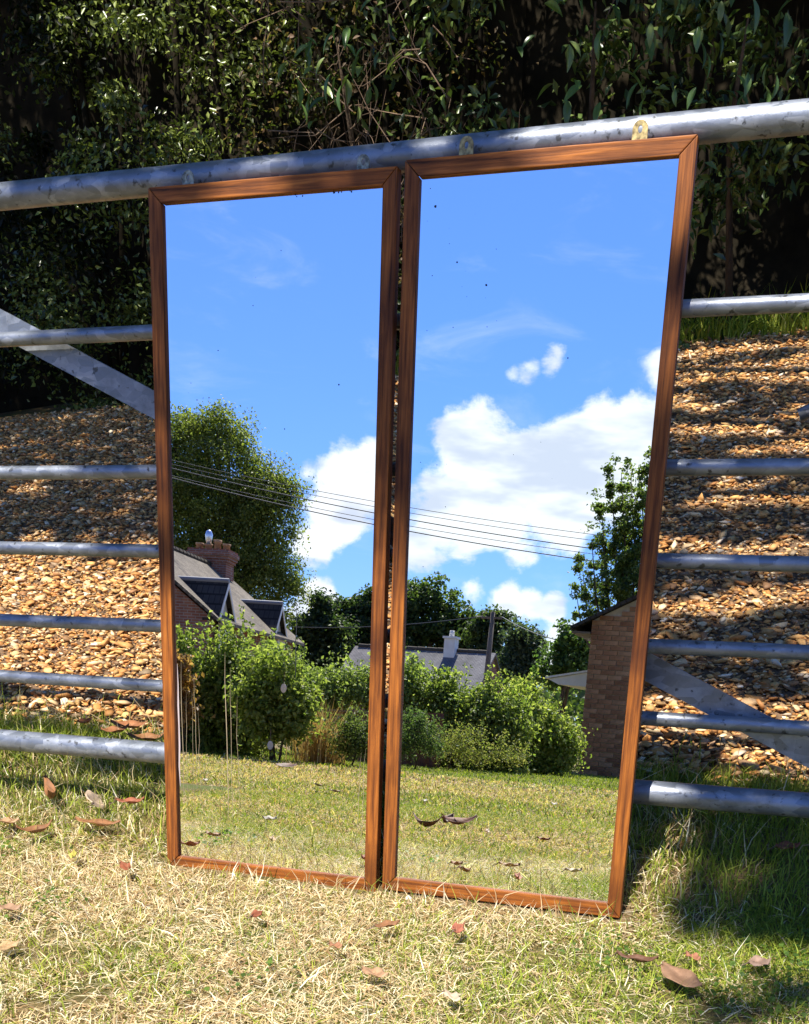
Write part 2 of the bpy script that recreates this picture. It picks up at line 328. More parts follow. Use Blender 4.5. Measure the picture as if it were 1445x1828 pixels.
V, F = grid(np.linspace(-10, 5, 121), np.linspace(.62, 6.7, 80), lambda x, y: terr(x, y) + .02 * np.clip((y - .7 - .25 * fnoise(x * 2, y * 0 + 3, 9)) * 6, -1, 1) - .004)
tag(mk('gravel_drive', V, F, M_DRIVE, smooth=True), kind='structure')

# gravel stones -----------------------------------------------------------
phi = (1 + 5 ** .5) / 2
IV = nrm(np.array([(-1, phi, 0), (1, phi, 0), (-1, -phi, 0), (1, -phi, 0), (0, -1, phi), (0, 1, phi), (0, -1, -phi), (0, 1, -phi), (phi, 0, -1), (phi, 0, 1), (-phi, 0, -1), (-phi, 0, 1)], float))
IF = np.array([(0, 11, 5), (0, 5, 1), (0, 1, 7), (0, 7, 10), (0, 10, 11), (1, 5, 9), (5, 11, 4), (11, 10, 2), (10, 7, 6), (7, 1, 8), (3, 9, 4), (3, 4, 2), (3, 2, 6), (3, 6, 8), (3, 8, 9), (4, 9, 5), (2, 4, 11), (6, 2, 10), (8, 6, 7), (9, 8, 1)])
OV = np.array([(1, 0, .25), (-.2, .95, -.1), (-1, 0, .1), (.15, -.95, .2), (.1, .1, 1), (0, 0, -1)], float); OF = np.array([(0, 1, 4), (1, 2, 4), (2, 3, 4), (3, 0, 4), (1, 0, 5), (2, 1, 5), (3, 2, 5), (0, 3, 5)])
def stones(X, Y, Z, size, fine=True):
    n = len(X); s = size[:, None] * np.stack([rng.uniform(.7, 1.35, n), rng.uniform(.55, 1.0, n), rng.uniform(.2, .42, n)], 1)
    bv = IV if fine else OV; nb_ = len(bv)
    v = bv[None] * rng.uniform(.62, 1.18, (n, nb_, 1)) * s[:, None, :]
    a = rng.uniform(0, 2 * math.pi, n); t = rng.normal(0, .34, n); u = rng.normal(0, .34, n)
    def rx(v, t): c, s_ = np.cos(t)[:, None], np.sin(t)[:, None]; return np.stack([v[..., 0], v[..., 1] * c - v[..., 2] * s_, v[..., 1] * s_ + v[..., 2] * c], -1)
    def ry(v, t): c, s_ = np.cos(t)[:, None], np.sin(t)[:, None]; return np.stack([v[..., 0] * c + v[..., 2] * s_, v[..., 1], -v[..., 0] * s_ + v[..., 2] * c], -1)
    def rz(v, t): c, s_ = np.cos(t)[:, None], np.sin(t)[:, None]; return np.stack([v[..., 0] * c - v[..., 1] * s_, v[..., 0] * s_ + v[..., 1] * c, v[..., 2]], -1)
    v = rz(ry(rx(v, t), u), a) + np.stack([X, Y, Z], 1)[:, None, :]
    c = pal(n, [(.64, .33, .10), (.74, .46, .17), (.50, .22, .06), (.84, .65, .38), (.28, .15, .07), (.84, .74, .56), (.54, .24, .07), (.32, .22, .13)], [4.4, 4.4, 3.2, 2.8, 1.6, 1.1, 3.2, .9], .22)
    return v.reshape(-1, 3), (np.arange(n)[:, None, None] * nb_ + (IF if fine else OF)[None]).reshape(-1, 3), np.repeat(c, nb_, 0)
Vs, Fs, Cs, k0 = [], [], [], 0
for (x0, x1, y0, y1, sz, n) in [(-2.9, 1.4, .62, 2.1, .0125, 15000), (-2.9, 1.4, .62, 2.1, .0085, 30000), (-4.2, 1.4, 2.1, 4.2, .0128, 42000), (-7.5, 1.6, 4.2, 6.65, .0150, 46000)]:
    X = rng.uniform(x0, x1, n); Y = rng.uniform(y0, y1, n); keep = Y > .66 + .22 * fnoise(X * 2, Y * 0 + 3, 9) + rng.normal(0, .05, n); X, Y = X[keep], Y[keep]; n = len(X)
    size = sz * rng.lognormal(0, .42, n).clip(.45, 2.5); v, f, c = stones(X, Y, terr(X, Y) + .014 + size * .25 + rng.uniform(-.004, .012, n), size, .012 < sz < .0126)
    Vs.append(v); Fs.append(f + k0); Cs.append(c); k0 += len(v)
tag(mk('gravel', np.concatenate(Vs), np.concatenate(Fs), M_STONE, col=np.concatenate(Cs), smooth=False), 'loose orange and buff stones covering the sloping drive', 'gravel', kind='stuff')

# grass --------------------------------------------------------------------
def blades(X, Y, Z, h, w, lean, colors, arch=.5):
    n = len(X); a = rng.uniform(0, 2 * math.pi, n); d = np.stack([np.cos(a), np.sin(a), np.zeros(n)], 1); b = np.stack([-np.sin(a), np.cos(a), np.zeros(n)], 1)
    b = nrm(b + .5 * rng.standard_normal((n, 3)) * [.3, .3, 1]); B = np.stack([X, Y, Z], 1); up = np.array([0, 0, 1.]); cl, sn = np.cos(lean)[:, None], np.sin(lean)[:, None]; h_ = h[:, None]
    m1 = B + (up * cl + d * sn) * h_ * .45; l2 = np.minimum(lean + arch * rng.uniform(.2, 1.4, n), 1.75)
    m2 = m1 + (up * np.cos(l2)[:, None] + d * np.sin(l2)[:, None] + .25 * rng.standard_normal((n, 1)) * b) * h_ * .6
    m2[:, 2] = np.maximum(m2[:, 2], Z + .002); w_ = (w / 2)[:, None]
    V = np.stack([B - b * w_, B + b * w_, m1 - b * w_ * .9, m1 + b * w_ * .9, m2], 1).reshape(-1, 3); k = np.arange(n)[:, None] * 5
    return V, np.concatenate([k + [0, 1, 3], k + [0, 3, 2], k + [2, 3, 4]]), np.repeat(colors, 5, 0)
STRAW = [(.70, .56, .33), (.82, .72, .49), (.55, .38, .20), (.90, .84, .66), (.33, .19, .09)]
GREEN = [(.18, .25, .025), (.30, .36, .04), (.42, .44, .07), (.09, .15, .02)]
def green_amt(X, Y):
    g = fnoise(X * 1.7, Y * 1.7, 21); g = np.clip((g - .46) * 3.2, 0, 1) * .6 + .07
    g = g + .5 * np.clip((Y + .02) / .25, 0, 1) + .24 * np.clip((X - .55) / .25, 0, 1) * (Y > -.75)          # taller green under the gate
    g = np.where(Y < -1.0, np.clip(.24 + .75 * (fnoise(X * .9, Y * .9, 31) - .4), .1, .9), g)
    g = np.where((Y < -2.2) & (Y > -4.4), g + .2, g)
    far = Y < -4.6; g = np.where(far, .20 + .35 * (fnoise(X * .7, Y * .45, 33) - .35), g)
    g = np.where(Y < -8.6, .95, g)
    return np.clip(g, .04, .97)
Vs, Fs, Cs, k0 = [], [], [], 0
def sow(x0, x1, y0, y1, n, h, w, lean, mask=None, ga=None, hs=.35):
    global k0
    X = rng.uniform(x0, x1, n); Y = rng.uniform(y0, y1, n)
    if mask is not None: kk = mask(X, Y); X, Y = X[kk], Y[kk]
    n = len(X); g = green_amt(X, Y) if ga is None else np.full(n, ga); isg = rng.random(n) < g
    c = np.where(isg[:, None], pal(n, GREEN, [3, 4, 3, 1.5]), pal(n, STRAW, [4, 3.6, 3.6, 2.2, 2.6], .2))
    c = np.where(isg[:, None], c, c * np.where((Y < -1.) & (Y > -9), 1., 0.)[:, None] * [1., .90, .66] + c * np.where((Y < -1.) & (Y > -9), 0., 1.)[:, None])
    hh = h * rng.lognormal(0, hs, n).clip(.4, 2.4); ln = np.abs(rng.normal(lean[0], lean[1], n)) * np.where(isg, .6, 1.)
    v, f, c = blades(X, Y, terr(X, Y) - .003 + rng.uniform(0, .008, n), hh, w * rng.uniform(.6, 1.4, n), ln.clip(0, 1.5), c, .6)
    Vs.append(v); Fs.append(f + k0); Cs.append(c); k0 += len(v)
foot = lambda x, y: (np.abs(x) > .55) | (y < -.035) | (y > .05)
sow(-1.5, 1.25, -1.1, .08, 118000, .030, .0019, (1.25, .26), lambda x, y: foot(x, y) & (rng.random(len(x)) < np.clip((fnoise(x * 4.5, y * 4.5, 83) - .24) * 6, .22, 1)))
sow(-1.5, 1.25, -1.1, .08, 22000, .034, .0022, (.75, .35), lambda x, y: (fnoise(x * 5, y * 5, 3) > .48) & foot(x, y))
sow(-.56, .56, -.07, -.035, 260, .05, .0022, (.6, .35))
sow(-2.2, 1.5, .06, .80, 40000, .046, .0026, (.65, .35), lambda x, y: y < .62 + .3 * fnoise(x * 2, y * 0 + 3, 9))
sow(-2.2, 1.5, .20, .95, 700, .12, .0026, (.6, .35), None, .3)
sow(-1.9, .75, -3.2, -1.1, 46000, .024, .0034, (1.1, .3))
sow(-4.6, .6, -6.5, -3.2, 50000, .023, .0058, (.85, .35), lambda x, y: (x > .62 * y - .8) & (x < .06 * y + .7))
sow(-8, 1, -15.8, -6.5, 50000, .030, .011, (.8, .35), lambda x, y: (x > .62 * y - .8) & (x < .06 * y + .9))
tag(mk('grass', np.concatenate(Vs), np.concatenate(Fs), M_GRASS, col=np.concatenate(Cs)), 'parched straw coloured lawn grass with green tufts', 'grass', kind='stuff')
# verge at the top of the drive
Vs, Fs, Cs, k0 = [], [], [], 0
sow(-2.4, 1.8, 6.3, 7.0, 6500, .16, .011, (.5, .3), lambda x, y: y > 6.42 + .22 * fnoise(x * 2, y * 0, 4), .93)
tag(mk('verge_grass', np.concatenate(Vs), np.concatenate(Fs), M_GRASS, col=np.concatenate(Cs)), 'strip of green grass along the top of the drive', 'grass', kind='stuff')
# clover patches
Vs, Fs, Cs, k0 = [], [], [], 0
for (cx_, cy_, r_, n_) in [(.93, -.12, .17, 420), (.80, -.30, .12, 200), (-.62, -.35, .11, 80), (-.05, -.50, .09, 45), (.55, -.22, .07, 80), (-.95, -.1, .1, 120), (-.7, -.62, .06, 70), (1.0, .1, .15, 250)]:
    X = cx_ + rng.normal(0, r_ * .6, n_); Y = cy_ + rng.normal(0, r_ * .6, n_); P = np.stack([X, Y, terr(X, Y) + rng.uniform(.012, .035, n_)], 1)
    v, f, c = leaves(P, .011, .95, np.tile([0, 0, 2.2], (n_, 1)), pal(n_, [(.10, .18, .03), (.16, .26, .05), (.07, .13, .025)]), fold=.1)
    Vs.append(v); Fs.append(f + k0); Cs.append(c); k0 += len(v)
tag(mk('clover', np.concatenate(Vs), np.concatenate(Fs), M_LEAF, col=np.concatenate(Cs)), 'small round green clover leaves spread through the grass', 'clover', kind='stuff')

# ------------------------------------------------------------------ gate
YG = .182
gate = empty('field_gate', (0, YG, float(terr(0, YG))), 'galvanised seven bar steel field gate the two mirrors lean on', 'gate')
def gpart(name, V, F, material=M_GALV, smooth=True, parent=None):
    o = mk(name, np.asarray(V, float) - np.array(gate.location), F, material, parent or gate, smooth); return o
GX0, GX1 = -1.75, 1.35
for (z, s, r) in [(1.3745, .008, .0245), (1.109, .0025, .0145), (.8455, .0075, .0145), (.680, .005, .0145), (.518, .007, .0145), (.378, .0015, .0145), (.2217, .006, .0255)]:
    xsr = np.linspace(GX0, GX1, 40); V, F = tube(np.stack([xsr, np.full(40, YG), z + s * xsr + .0006 * np.sin(xsr * 5 + z * 9)], 1), r, 24); gpart('rail', V, F)
for x in (GX0, GX1):
    V, F = tube([(x, YG, .19), (x, YG, 1.42)], .0245, 16); gpart('end_upright', V, F)
V, F = box(-.022, .018, YG + .026, YG + .032, .21, 1.37); gpart('centre_upright', V, F, smooth=False)
# diagonal flat brace behind the rails
A_ = front(-20, 566, YG + .03); B_ = front(1445, 1345, YG + .03); d_ = nrm(B_ - A_); A_ = A_ - d_ * .55; B_ = B_ + d_ * .12
pz = np.array([-d_[2], 0, d_[0]]); w_ = .026
V = [A_ + pz * w_, B_ + pz * w_, B_ - pz * w_, A_ - pz * w_]; V = np.array(V + [v + np.array([0, .006, 0]) for v in V])
gpart('diagonal_brace', V, [(0, 3, 2, 1), (4, 5, 6, 7), (0, 1, 5, 4), (1, 2, 6, 5), (2, 3, 7, 6), (3, 0, 4, 7)], smooth=False)
p0 = front(1427, 742, YG + .1); V, F = tube([p0, p0 + np.array([.36, .0, .17])], .0125, 14); gpart('latch_lever', V, F)
for x, lb in ((GX0 - .1, 'hinge side'), (GX1 + .1, 'latch side')):
    b = float(terr(x, YG)); V, F = tube([(0, 0, -.05), (0, 0, 1.5), (0, 0, 1.515)], [.05, .05, .03], 20)
    o = mk('gate_post', V, F, M_GALV, None, True); o.location = (x, YG, b); tag(o, f'round galvanised post at the {lb} of the field gate', 'post', 'posts of the field gate')

# ------------------------------------------------------------------ mirrors
HM, WM, FW, FD = 1.36, .5191, .0285, .024
def member(poly, name, parent, material):
    bm = bmesh.new(); a = [bm.verts.new((x, 0, z)) for x, z in poly]; b = [bm.verts.new((x, FD, z)) for x, z in poly]
    bm.faces.new(a); bm.faces.new(b[::-1])
    for i in range(len(poly)): bm.faces.new((a[i], b[i], b[(i + 1) % len(poly)], a[(i + 1) % len(poly)]))
    bmesh.ops.recalc_face_normals(bm, faces=bm.faces)
    bmesh.ops.bevel(bm, geom=[e for e in bm.edges], offset=.0018, segments=2, affect='EDGES', profile=.6)
    me = bpy.data.meshes.new(name); bm.to_mesh(me); bm.free(); me.materials.append(material)
    for p in me.polygons: p.use_smooth = False
    o = bpy.data.objects.new(name, me); COL.objects.link(o); o.parent = parent; return o
def hanger(parent, x, w, h, material):
    o_, i_ = [], []; n = 28; hz = h - w / 2; r = w * .17
    for k in range(n):
        t = 2 * math.pi * k / n; c, s = math.cos(t), math.sin(t)
        if s >= 0: o_.append((c * w / 2, s * w / 2))
        else:
            m = min(w / 2 / max(abs(c), 1e-6), (hz + .02) / max(abs(s), 1e-6)); o_.append((c * m, s * m))
        i_.append((c * r * .85, s * r * (1.15 if s > 0 else 1.5)))
    V = []; y0, y1 = .006, .0085
    for y in (y0, y1):
        V += [(x + a, y, HM + hz + b) for a, b in o_] + [(x + a, y, HM + hz + b) for a, b in i_]
    F = []; q = 2 * n
    for k in range(n):
        j = (k + 1) % n; F += [(k, n + k, n + j, j), (q + k, q + j, q + n + j, q + n + k), (k, j, q + j, q + k), (n + k, q + n + k, q + n + j, n + j)]
    return mk('hanger_plate', V, F, material, parent)
def mirror(x, y, z, label, glass, hangers, hmat, streaks, spots, edge):
    e = empty('framed_mirror', (x, y, z), label, 'mirror', 'pair of tall mirrors leaning on the gate', (-TILT, 0, 0)); a, w, H, g = WM / 2, FW, HM, .0004
    member([(-a, 0 + g), (-a, H - g), (-a + w - g, H - w - g), (-a + w - g, w + g)], 'frame_stile', e, M_WOODZ)
    member([(a, 0 + g), (a, H - g), (a - w + g, H - w - g), (a - w + g, w + g)], 'frame_stile', e, M_WOODZ)
    member([(-a + g, H), (a - g, H), (a - w - g, H - w + g), (-a + w + g, H - w + g)], 'frame_rail', e, M_WOODX)
    member([(-a + g, 0), (a - g, 0), (a - w - g, w - g), (-a + w + g, w - g)], 'frame_rail', e, M_WOODX)
    V, F = box(-a + w - .004, a - w + .004, .009, .013, w - .004, H - w + .004); gl = mk('mirror_glass', V, F, glass, e)
    V, F = box(-a + w - .006, a - w + .006, .0135, .0195, w - .006, H - w + .006); mk('backing_board', V, F, M_BOARD, e)
    for hx, hw, hh in hangers: hanger(e, hx, hw, hh, hmat)
    for (u, z0, z1, wd, slp, m_) in streaks:
        xx = -a + w + u * (WM - 2 * w); zs = np.linspace(z0, z1, 7); wv = .62 * wd * np.array([.25, .8, 1, .8, 1, .6, .15]) / 2; c = xx + slp * (zs - z0) + .0011 * rng.standard_normal(7)
        V = np.concatenate([np.stack([c - wv, np.full(7, .0087), zs], 1), np.stack([c + wv, np.full(7, .0087), zs], 1)]); mk('worn_streak', V, [(i, i + 7, i + 8, i + 1) for i in range(6)], m_, gl)
    Vl, Fl, n0 = [], [], 0
    for (u, v, r) in spots:
        cx_, cz = -a + w + u * (WM - 2 * w), w + v * (H - 2 * w); k = 7; Vl += [(cx_ + r * math.cos(2 * math.pi * i / k) * random.uniform(.7, 1.2), .0088, cz + r * math.sin(2 * math.pi * i / k) * random.uniform(.7, 1.2)) for i in range(k)]; Fl.append([n0 + i for i in range(k)][::-1]); n0 += k
    if Vl: tag(mk('black_spotting', np.array(Vl), Fl, M_SPOT, gl), kind='stuff')
    return e
def rs(n, u0, u1, v0, v1, r=.0011): return [(random.uniform(u0, u1), random.uniform(v0, v1), random.uniform(.4, 1.3) * r) for _ in range(n)]
mirror(-.26625, -.0015, -.0043, 'tall wood framed mirror with pale vertical scratches in its worn silvering', M_MIRL,
       [(-.174, .024, .025), (.190, .024, .025)], M_ZINC,
       [(.030, .17, .47, .0022, .004, M_STREAK), (.052, .17, .40, .0012, 0, M_STREAK), (.088, .17, .40, .001, .005, M_STREAK), (.105, .16, .44, .0016, -.006, M_STREAK), (.125, .165, .36, .0012, -.01, M_STREAK),
        (.275, .12, .49, .0030, -.014, M_STREAK), (.300, .10, .46, .0016, -.012, M_STREAK), (.335, .13, .40, .0012, -.012, M_STREAK), (.955, .12, .30, .0014, .012, M_STREAK), (.975, .10, .31, .0016, .012, M_STREAK), (.63, .44, .60, .0034, .001, M_SPOT), (.012, .19, .46, .0065, .0, M_LILAC)],
       rs(7, .05, .95, .5, .98) + [(.42, .86, .0013), (.82, .75, .0016), (.55, .93, .001)] + [(random.uniform(.60, .92), .9975 + random.uniform(-.001, .002), random.uniform(.001, .0022)) for _ in range(9)], None)
mirror(.26625, .0015, .0043, 'tall wood framed mirror with brassy hanging plates and clear unscratched glass', M_MIRR,
       [(-.1465, .026, .030), (.161, .026, .030)], M_BRASS, [],
       rs(14, .02, .35, .80, .99, .0008) + rs(8, .2, .98, .5, .98, .0007) + rs(10, .02, .3, .3, .7, .0008) + [(.065, .965, .0026), (.165, .895, .002), (.29, .865, .0022), (.64, .77, .0014)], None)

# ------------------------------------------------------------------ fallen leaves and small things on the grass
def gpt(x, y, up=.02):
    d = ray(x, y); P = CAM + d
    Y = 0.
    s = 1.
    for _ in range(40):
        P = CAM + d * s; s += (float(terr(P[0], P[1])) + up - P[2]) / d[2] * .8
    return P
def rpt(x, y, up=.02):
    P0, d = refl(x, y); s = 2.
    for _ in range(60):
        P = P0 + d * s; s = max(.05, s + (float(terr(P[0], P[1])) + up - P[2]) / min(d[2], -.02) * .6)
    return P
def dead_leaf(P, L, ratio, rz, curl, roll, pitch, col, label, group='fallen leaves on the grass', stalk=True):
    nu, nv = 9, 5; V = []
    for i in range(nu):
        u = i / (nu - 1); wd = ratio * L * .5 * math.sin(math.pi * min(.999, max(.02, u ** .85))) ** .8
        for j in range(nv):
            v = (j / (nv - 1) - .5) * 2; th = v * roll
            x = (u - .5) * L; y = wd * (math.sin(th) / max(roll, .05)); z = wd * (1 - math.cos(th)) / max(roll, .05) + curl * L * ((u - .5) ** 2) * 2.2 + .004 * math.sin(9 * u + 3 * v)
            V.append((x, y, z))
    F = [(i * nv + j, (i + 1) * nv + j, (i + 1) * nv + j + 1, i * nv + j + 1) for i in range(nu - 1) for j in range(nv - 1)]
    V = np.array(V); V[:, 2] -= V[:, 2].min(); c = np.array(col) * rng.uniform(.8, 1.2, (len(V), 1)); c[[i * nv + 2 for i in range(nu)]] *= .75
    o = mk('fallen_leaf', V, F, M_DRYLEAF, None, True, c)
    sm = o.modifiers.new('solid', 'SOLIDIFY'); sm.thickness = .0008
    o.location = P; o.rotation_euler = (pitch, .0, rz); tag(o, label, 'leaf', group)
    if stalk:
        V, F = tube([(-.48 * L, 0, V[nv * 0 + 2, 2]), (-.6 * L, .01 * L, .004), (-.78 * L, .05 * L, .0)], [.0014, .0012, .0009], 5); mk('stalk', V, F, M_TWIG, o)
    return o
BR, PALE, RED, DK = (.34, .16, .07), (.62, .47, .34), (.36, .12, .06), (.17, .08, .045)
for a in [((95, 1425), .15, .28, -.9, .5, 1.5, .3, BR, 'long curled brown leaf beside the pale upright leaf'), ((168, 1432), .085, .75, 1.9, .15, .4, .75, PALE, 'pale pinkish dead leaf standing on edge in the grass'),
          ((233, 1435), .07, .35, .5, .3, 1.0, .2, RED, 'dark red brown leaf near the frame of the scratched mirror'), ((62, 1488), .09, .35, 1.0, .5, 1.3, .2, BR, 'curled brown leaf with an upturned end'), ((175, 1475), .12, .3, .1, .2, .9, .0, BR, 'flat brown leaf lying under the pale upright leaf'),
          ((10, 1470), .07, .5, .2, .2, .5, 0, (.5, .3, .16), 'tan leaf lying at the edge of the green grass'), ((226, 1552), .05, .5, -.6, .3, .7, .3, RED, 'small red brown leaf on straw beside the scratched mirror'), ((132, 1530), .05, .4, -1., .2, .5, .2, (.62, .55, .12), 'small yellow leaf in the green patch'),
          ((15, 1625), .055, .5, .3, .2, .5, .1, (.45, .28, .17), 'light brown leaf on bare straw'), ((457, 1635), .03, .6, 1.2, .2, .6, .5, RED, 'tiny reddish leaf below the scratched mirror'), ((690, 1655), .055, .32, .8, .2, .9, .3, BR, 'narrow brown leaf below the gap between the mirrors'),
          ((815, 1662), .045, .55, 1.4, .3, .8, .5, (.55, .20, .12), 'small orange red leaf below the brass hanger mirror'), ((670, 1742), .055, .5, -.2, .2, .5, .1, (.50, .30, .17), 'tan leaf lying flat on the bright straw'), ((600, 1692), .03, .6, -.2, .2, .5, .1, (.45, .22, .12), 'tiny brown leaf on the bright straw'), ((808, 1784), .045, .45, -.6, .2, .5, .1, (.72, .58, .42), 'pale cream leaf lying on the straw'),
          ((1218, 1752), .105, .42, -.75, .2, .45, .25, (.34, .20, .12), 'large smooth brown leaf with a midrib in the shaded grass'), ((1137, 1717), .075, .22, 0., .3, 1.2, .2, DK, 'thin curled dark leaf next to the large brown leaf'), ((1238, 1712), .035, .5, -.6, .2, .6, .2, (.45, .2, .12), 'small red brown leaf beyond the large brown leaf'), ((1355, 1722), .045, .7, .6, .2, .4, .2, (.42, .28, .2), 'round pinkish dead leaf among the clover'), ((1405, 1515), .06, .5, .6, .2, .6, .2, RED, 'rust coloured leaf in the shade under the gate')]:
    dead_leaf(gpt(*a[0], .03), *a[1:])
for a in [((756, 1478), .13, .34, .3, .6, 1.2, .2, DK, 'dark curled leaf in the reflected clump of three leaves, long one'), ((790, 1470), .12, .4, 1.6, .5, 1.1, .5, DK, 'dark upright leaf in the middle of the reflected clump of three'), ((815, 1474), .14, .42, 2.7, .5, 1.0, .3, (.24, .10, .06), 'brown leaf with a pointed tip in the reflected clump of three'),
          ((866, 1487), .05, .4, 1.4, .2, .5, .6, (.7, .5, .38), 'pale leaf standing beside the dark clump of leaves'), ((968, 1502), .05, .3, .2, .2, .7, .1, RED, 'narrow red brown leaf out on the lawn')]:
    dead_leaf(rpt(*a[0], .02), *a[1:], group='fallen leaves out on the lawn')
for (x, y, L, c) in [(480, 1503, .05, (.6, .4, .2)), (477, 1465, .05, (.6, .54, .46)), (363, 1395, .06, (.56, .48, .38)), (565, 1404, .08, (.5, .38, .26)), (596, 1415, .06, (.5, .4, .3)), (755, 1432, .05, (.6, .52, .44)), (987, 1438, .06, (.6, .52, .42)), (508, 1370, .2, DK)]:
    dead_leaf(rpt(x, y, .02), L, .5, random.uniform(0, 3), .25, .6, .3, c, 'small dry leaf scattered far out on the lawn', 'scattered small leaves on the lawn', False)
for (x, y, L) in [(232, 1300, .11), (205, 1308, .09), (262, 1322, .10), (150, 1292, .07), (278, 1340, .08), (1290, 1362, .06)]:
    P_ = gpt(x, y, .045); dead_leaf(P_, L, .42, random.uniform(0, 3), .3, .8, .2, (.36 * random.uniform(.8, 1.2), .16, .07), 'dry red brown leaf lying where the gravel meets the grass', 'leaves along the gravel edge', False)
def pebble(name, P, s, label, cat_, m):
    v = IV * rng.uniform(.8, 1.1, (12, 1)) * np.array(s); bm = bmesh.new(); vs = [bm.verts.new(q) for q in v]
    for f in IF: bm.faces.new([vs[i] for i in f])
    bmesh.ops.subdivide_edges(bm, edges=bm.edges, cuts=1, use_grid_fill=True, smooth=.4); me = bpy.data.meshes.new(name); bm.to_mesh(me); bm.free(); me.materials.append(m)
    o = bpy.data.objects.new(name, me); COL.objects.link(o); o.location = P; tag(o, label, cat_)
pebble('stone_chip', (-.030, .012, -.012), (.024, .012, .012), 'white stone chip under the gap between the mirrors', 'stone', M_PALE)
pebble('stone_chip', (.075, -.02, -.004), (.010, .008, .010), 'small pale chip under the brass hanger mirror', 'stone', M_PALE)

# ------------------------------------------------------------------ foliage things
def plant(name, label, cat_, base, blobs, n, L, ratio, colors, w=None, csize=.35, stems=None, material=M_LEAF, group=None, droop=.0, shell=.55, core=None, part='crown', fold=.25, stem_mat=None, pw=.6, sprigs=0, per=40, out=.12):
    e = empty(name, base, label, cat_, group); b = np.array(base, float)
    P, nb = clumps(blobs, n=n, csize=csize, shell=shell, pw=pw, per=per, out=out); P[:, 2] = np.maximum(P[:, 2], terr(P[:, 0], P[:, 1]) + .03)
    if sprigs:
        sc_ = P[:, 2] + .25 * np.linalg.norm(P[:, :2] - P[:, :2].mean(0), axis=1) + rng.normal(0, .25 * P[:, 2].std(), len(P)); i_ = np.argsort(-sc_)[:max(sprigs * 8, 10)]; i_ = rng.choice(i_, sprigs)
        dr = nrm(np.array([0, 0, 1.]) + nb[i_] * .5 + rng.normal(0, .35, (sprigs, 3))); ln = L * rng.uniform(2, 5.5, (sprigs, 1)); m_ = 14; t_ = np.linspace(0, 1, m_)[None, :, None]
        Q = (P[i_][:, None] + dr[:, None] * ln[:, None] * t_).reshape(-1, 3) + rng.normal(0, L * .35, (sprigs * m_, 3)); P = np.concatenate([P, Q]); nb = np.concatenate([nb, nrm(rng.standard_normal(Q.shape) + [0, 0, .6])]); n = len(P)
    v, f, c = leaves(P, L, ratio, nb, pal(n, colors, w), droop=droop, fold=fold); mk(part, v - b, f, material, e, col=c)
    for st in (stems or []):
        V, F = tube(np.array(st[0], float) - b, st[1], 7); mk(st[2], V, F, stem_mat or M_BARK, e, True)
    return e
def limbs(base, top, r0, blobs, k, name='limb'):
    base = np.array(base, float); top = np.array(top, float); ts = np.linspace(0, 1, 7); pts = base + (top - base) * ts[:, None]; pts[1:-1, :2] += rng.normal(0, r0 * .35, (5, 2))
    out = [(pts, r0 * (1 - .72 * ts) * np.where(ts == 0, 1.35, 1), 'trunk')]
    for i in range(k):
        t = rng.uniform(.3, .95); p = base + (top - base) * t; bl = blobs[i % len(blobs)]; q = np.array(bl[:3]) + nrm(rng.standard_normal(3)) * np.array(bl[3:]) * rng.uniform(.35, .85)
        m = (p + q) / 2 + np.array([0, 0, .08 * np.linalg.norm(q - p)]); out.append((np.array([p, m, q]), [r0 * (1 - .7 * t) * .5, r0 * .22, r0 * .06], name))
    return out
def tree(name, label, base, height, blobs, n, L, colors, r0=.2, ratio=.6, csize=.6, k=10, group=None, w=None, shell=.5, per=70):
    base = (base[0], base[1], float(terr(base[0], base[1])))
    tp = np.array([np.mean([b[0] for b in blobs]), np.mean([b[1] for b in blobs]), base[2] + (height - base[2]) * .72])
    return plant(name, label, 'tree', base, blobs, n, L, ratio, colors, w, csize, limbs(base, tp, r0, blobs, k), group=group, shell=shell, per=per, out=.0)
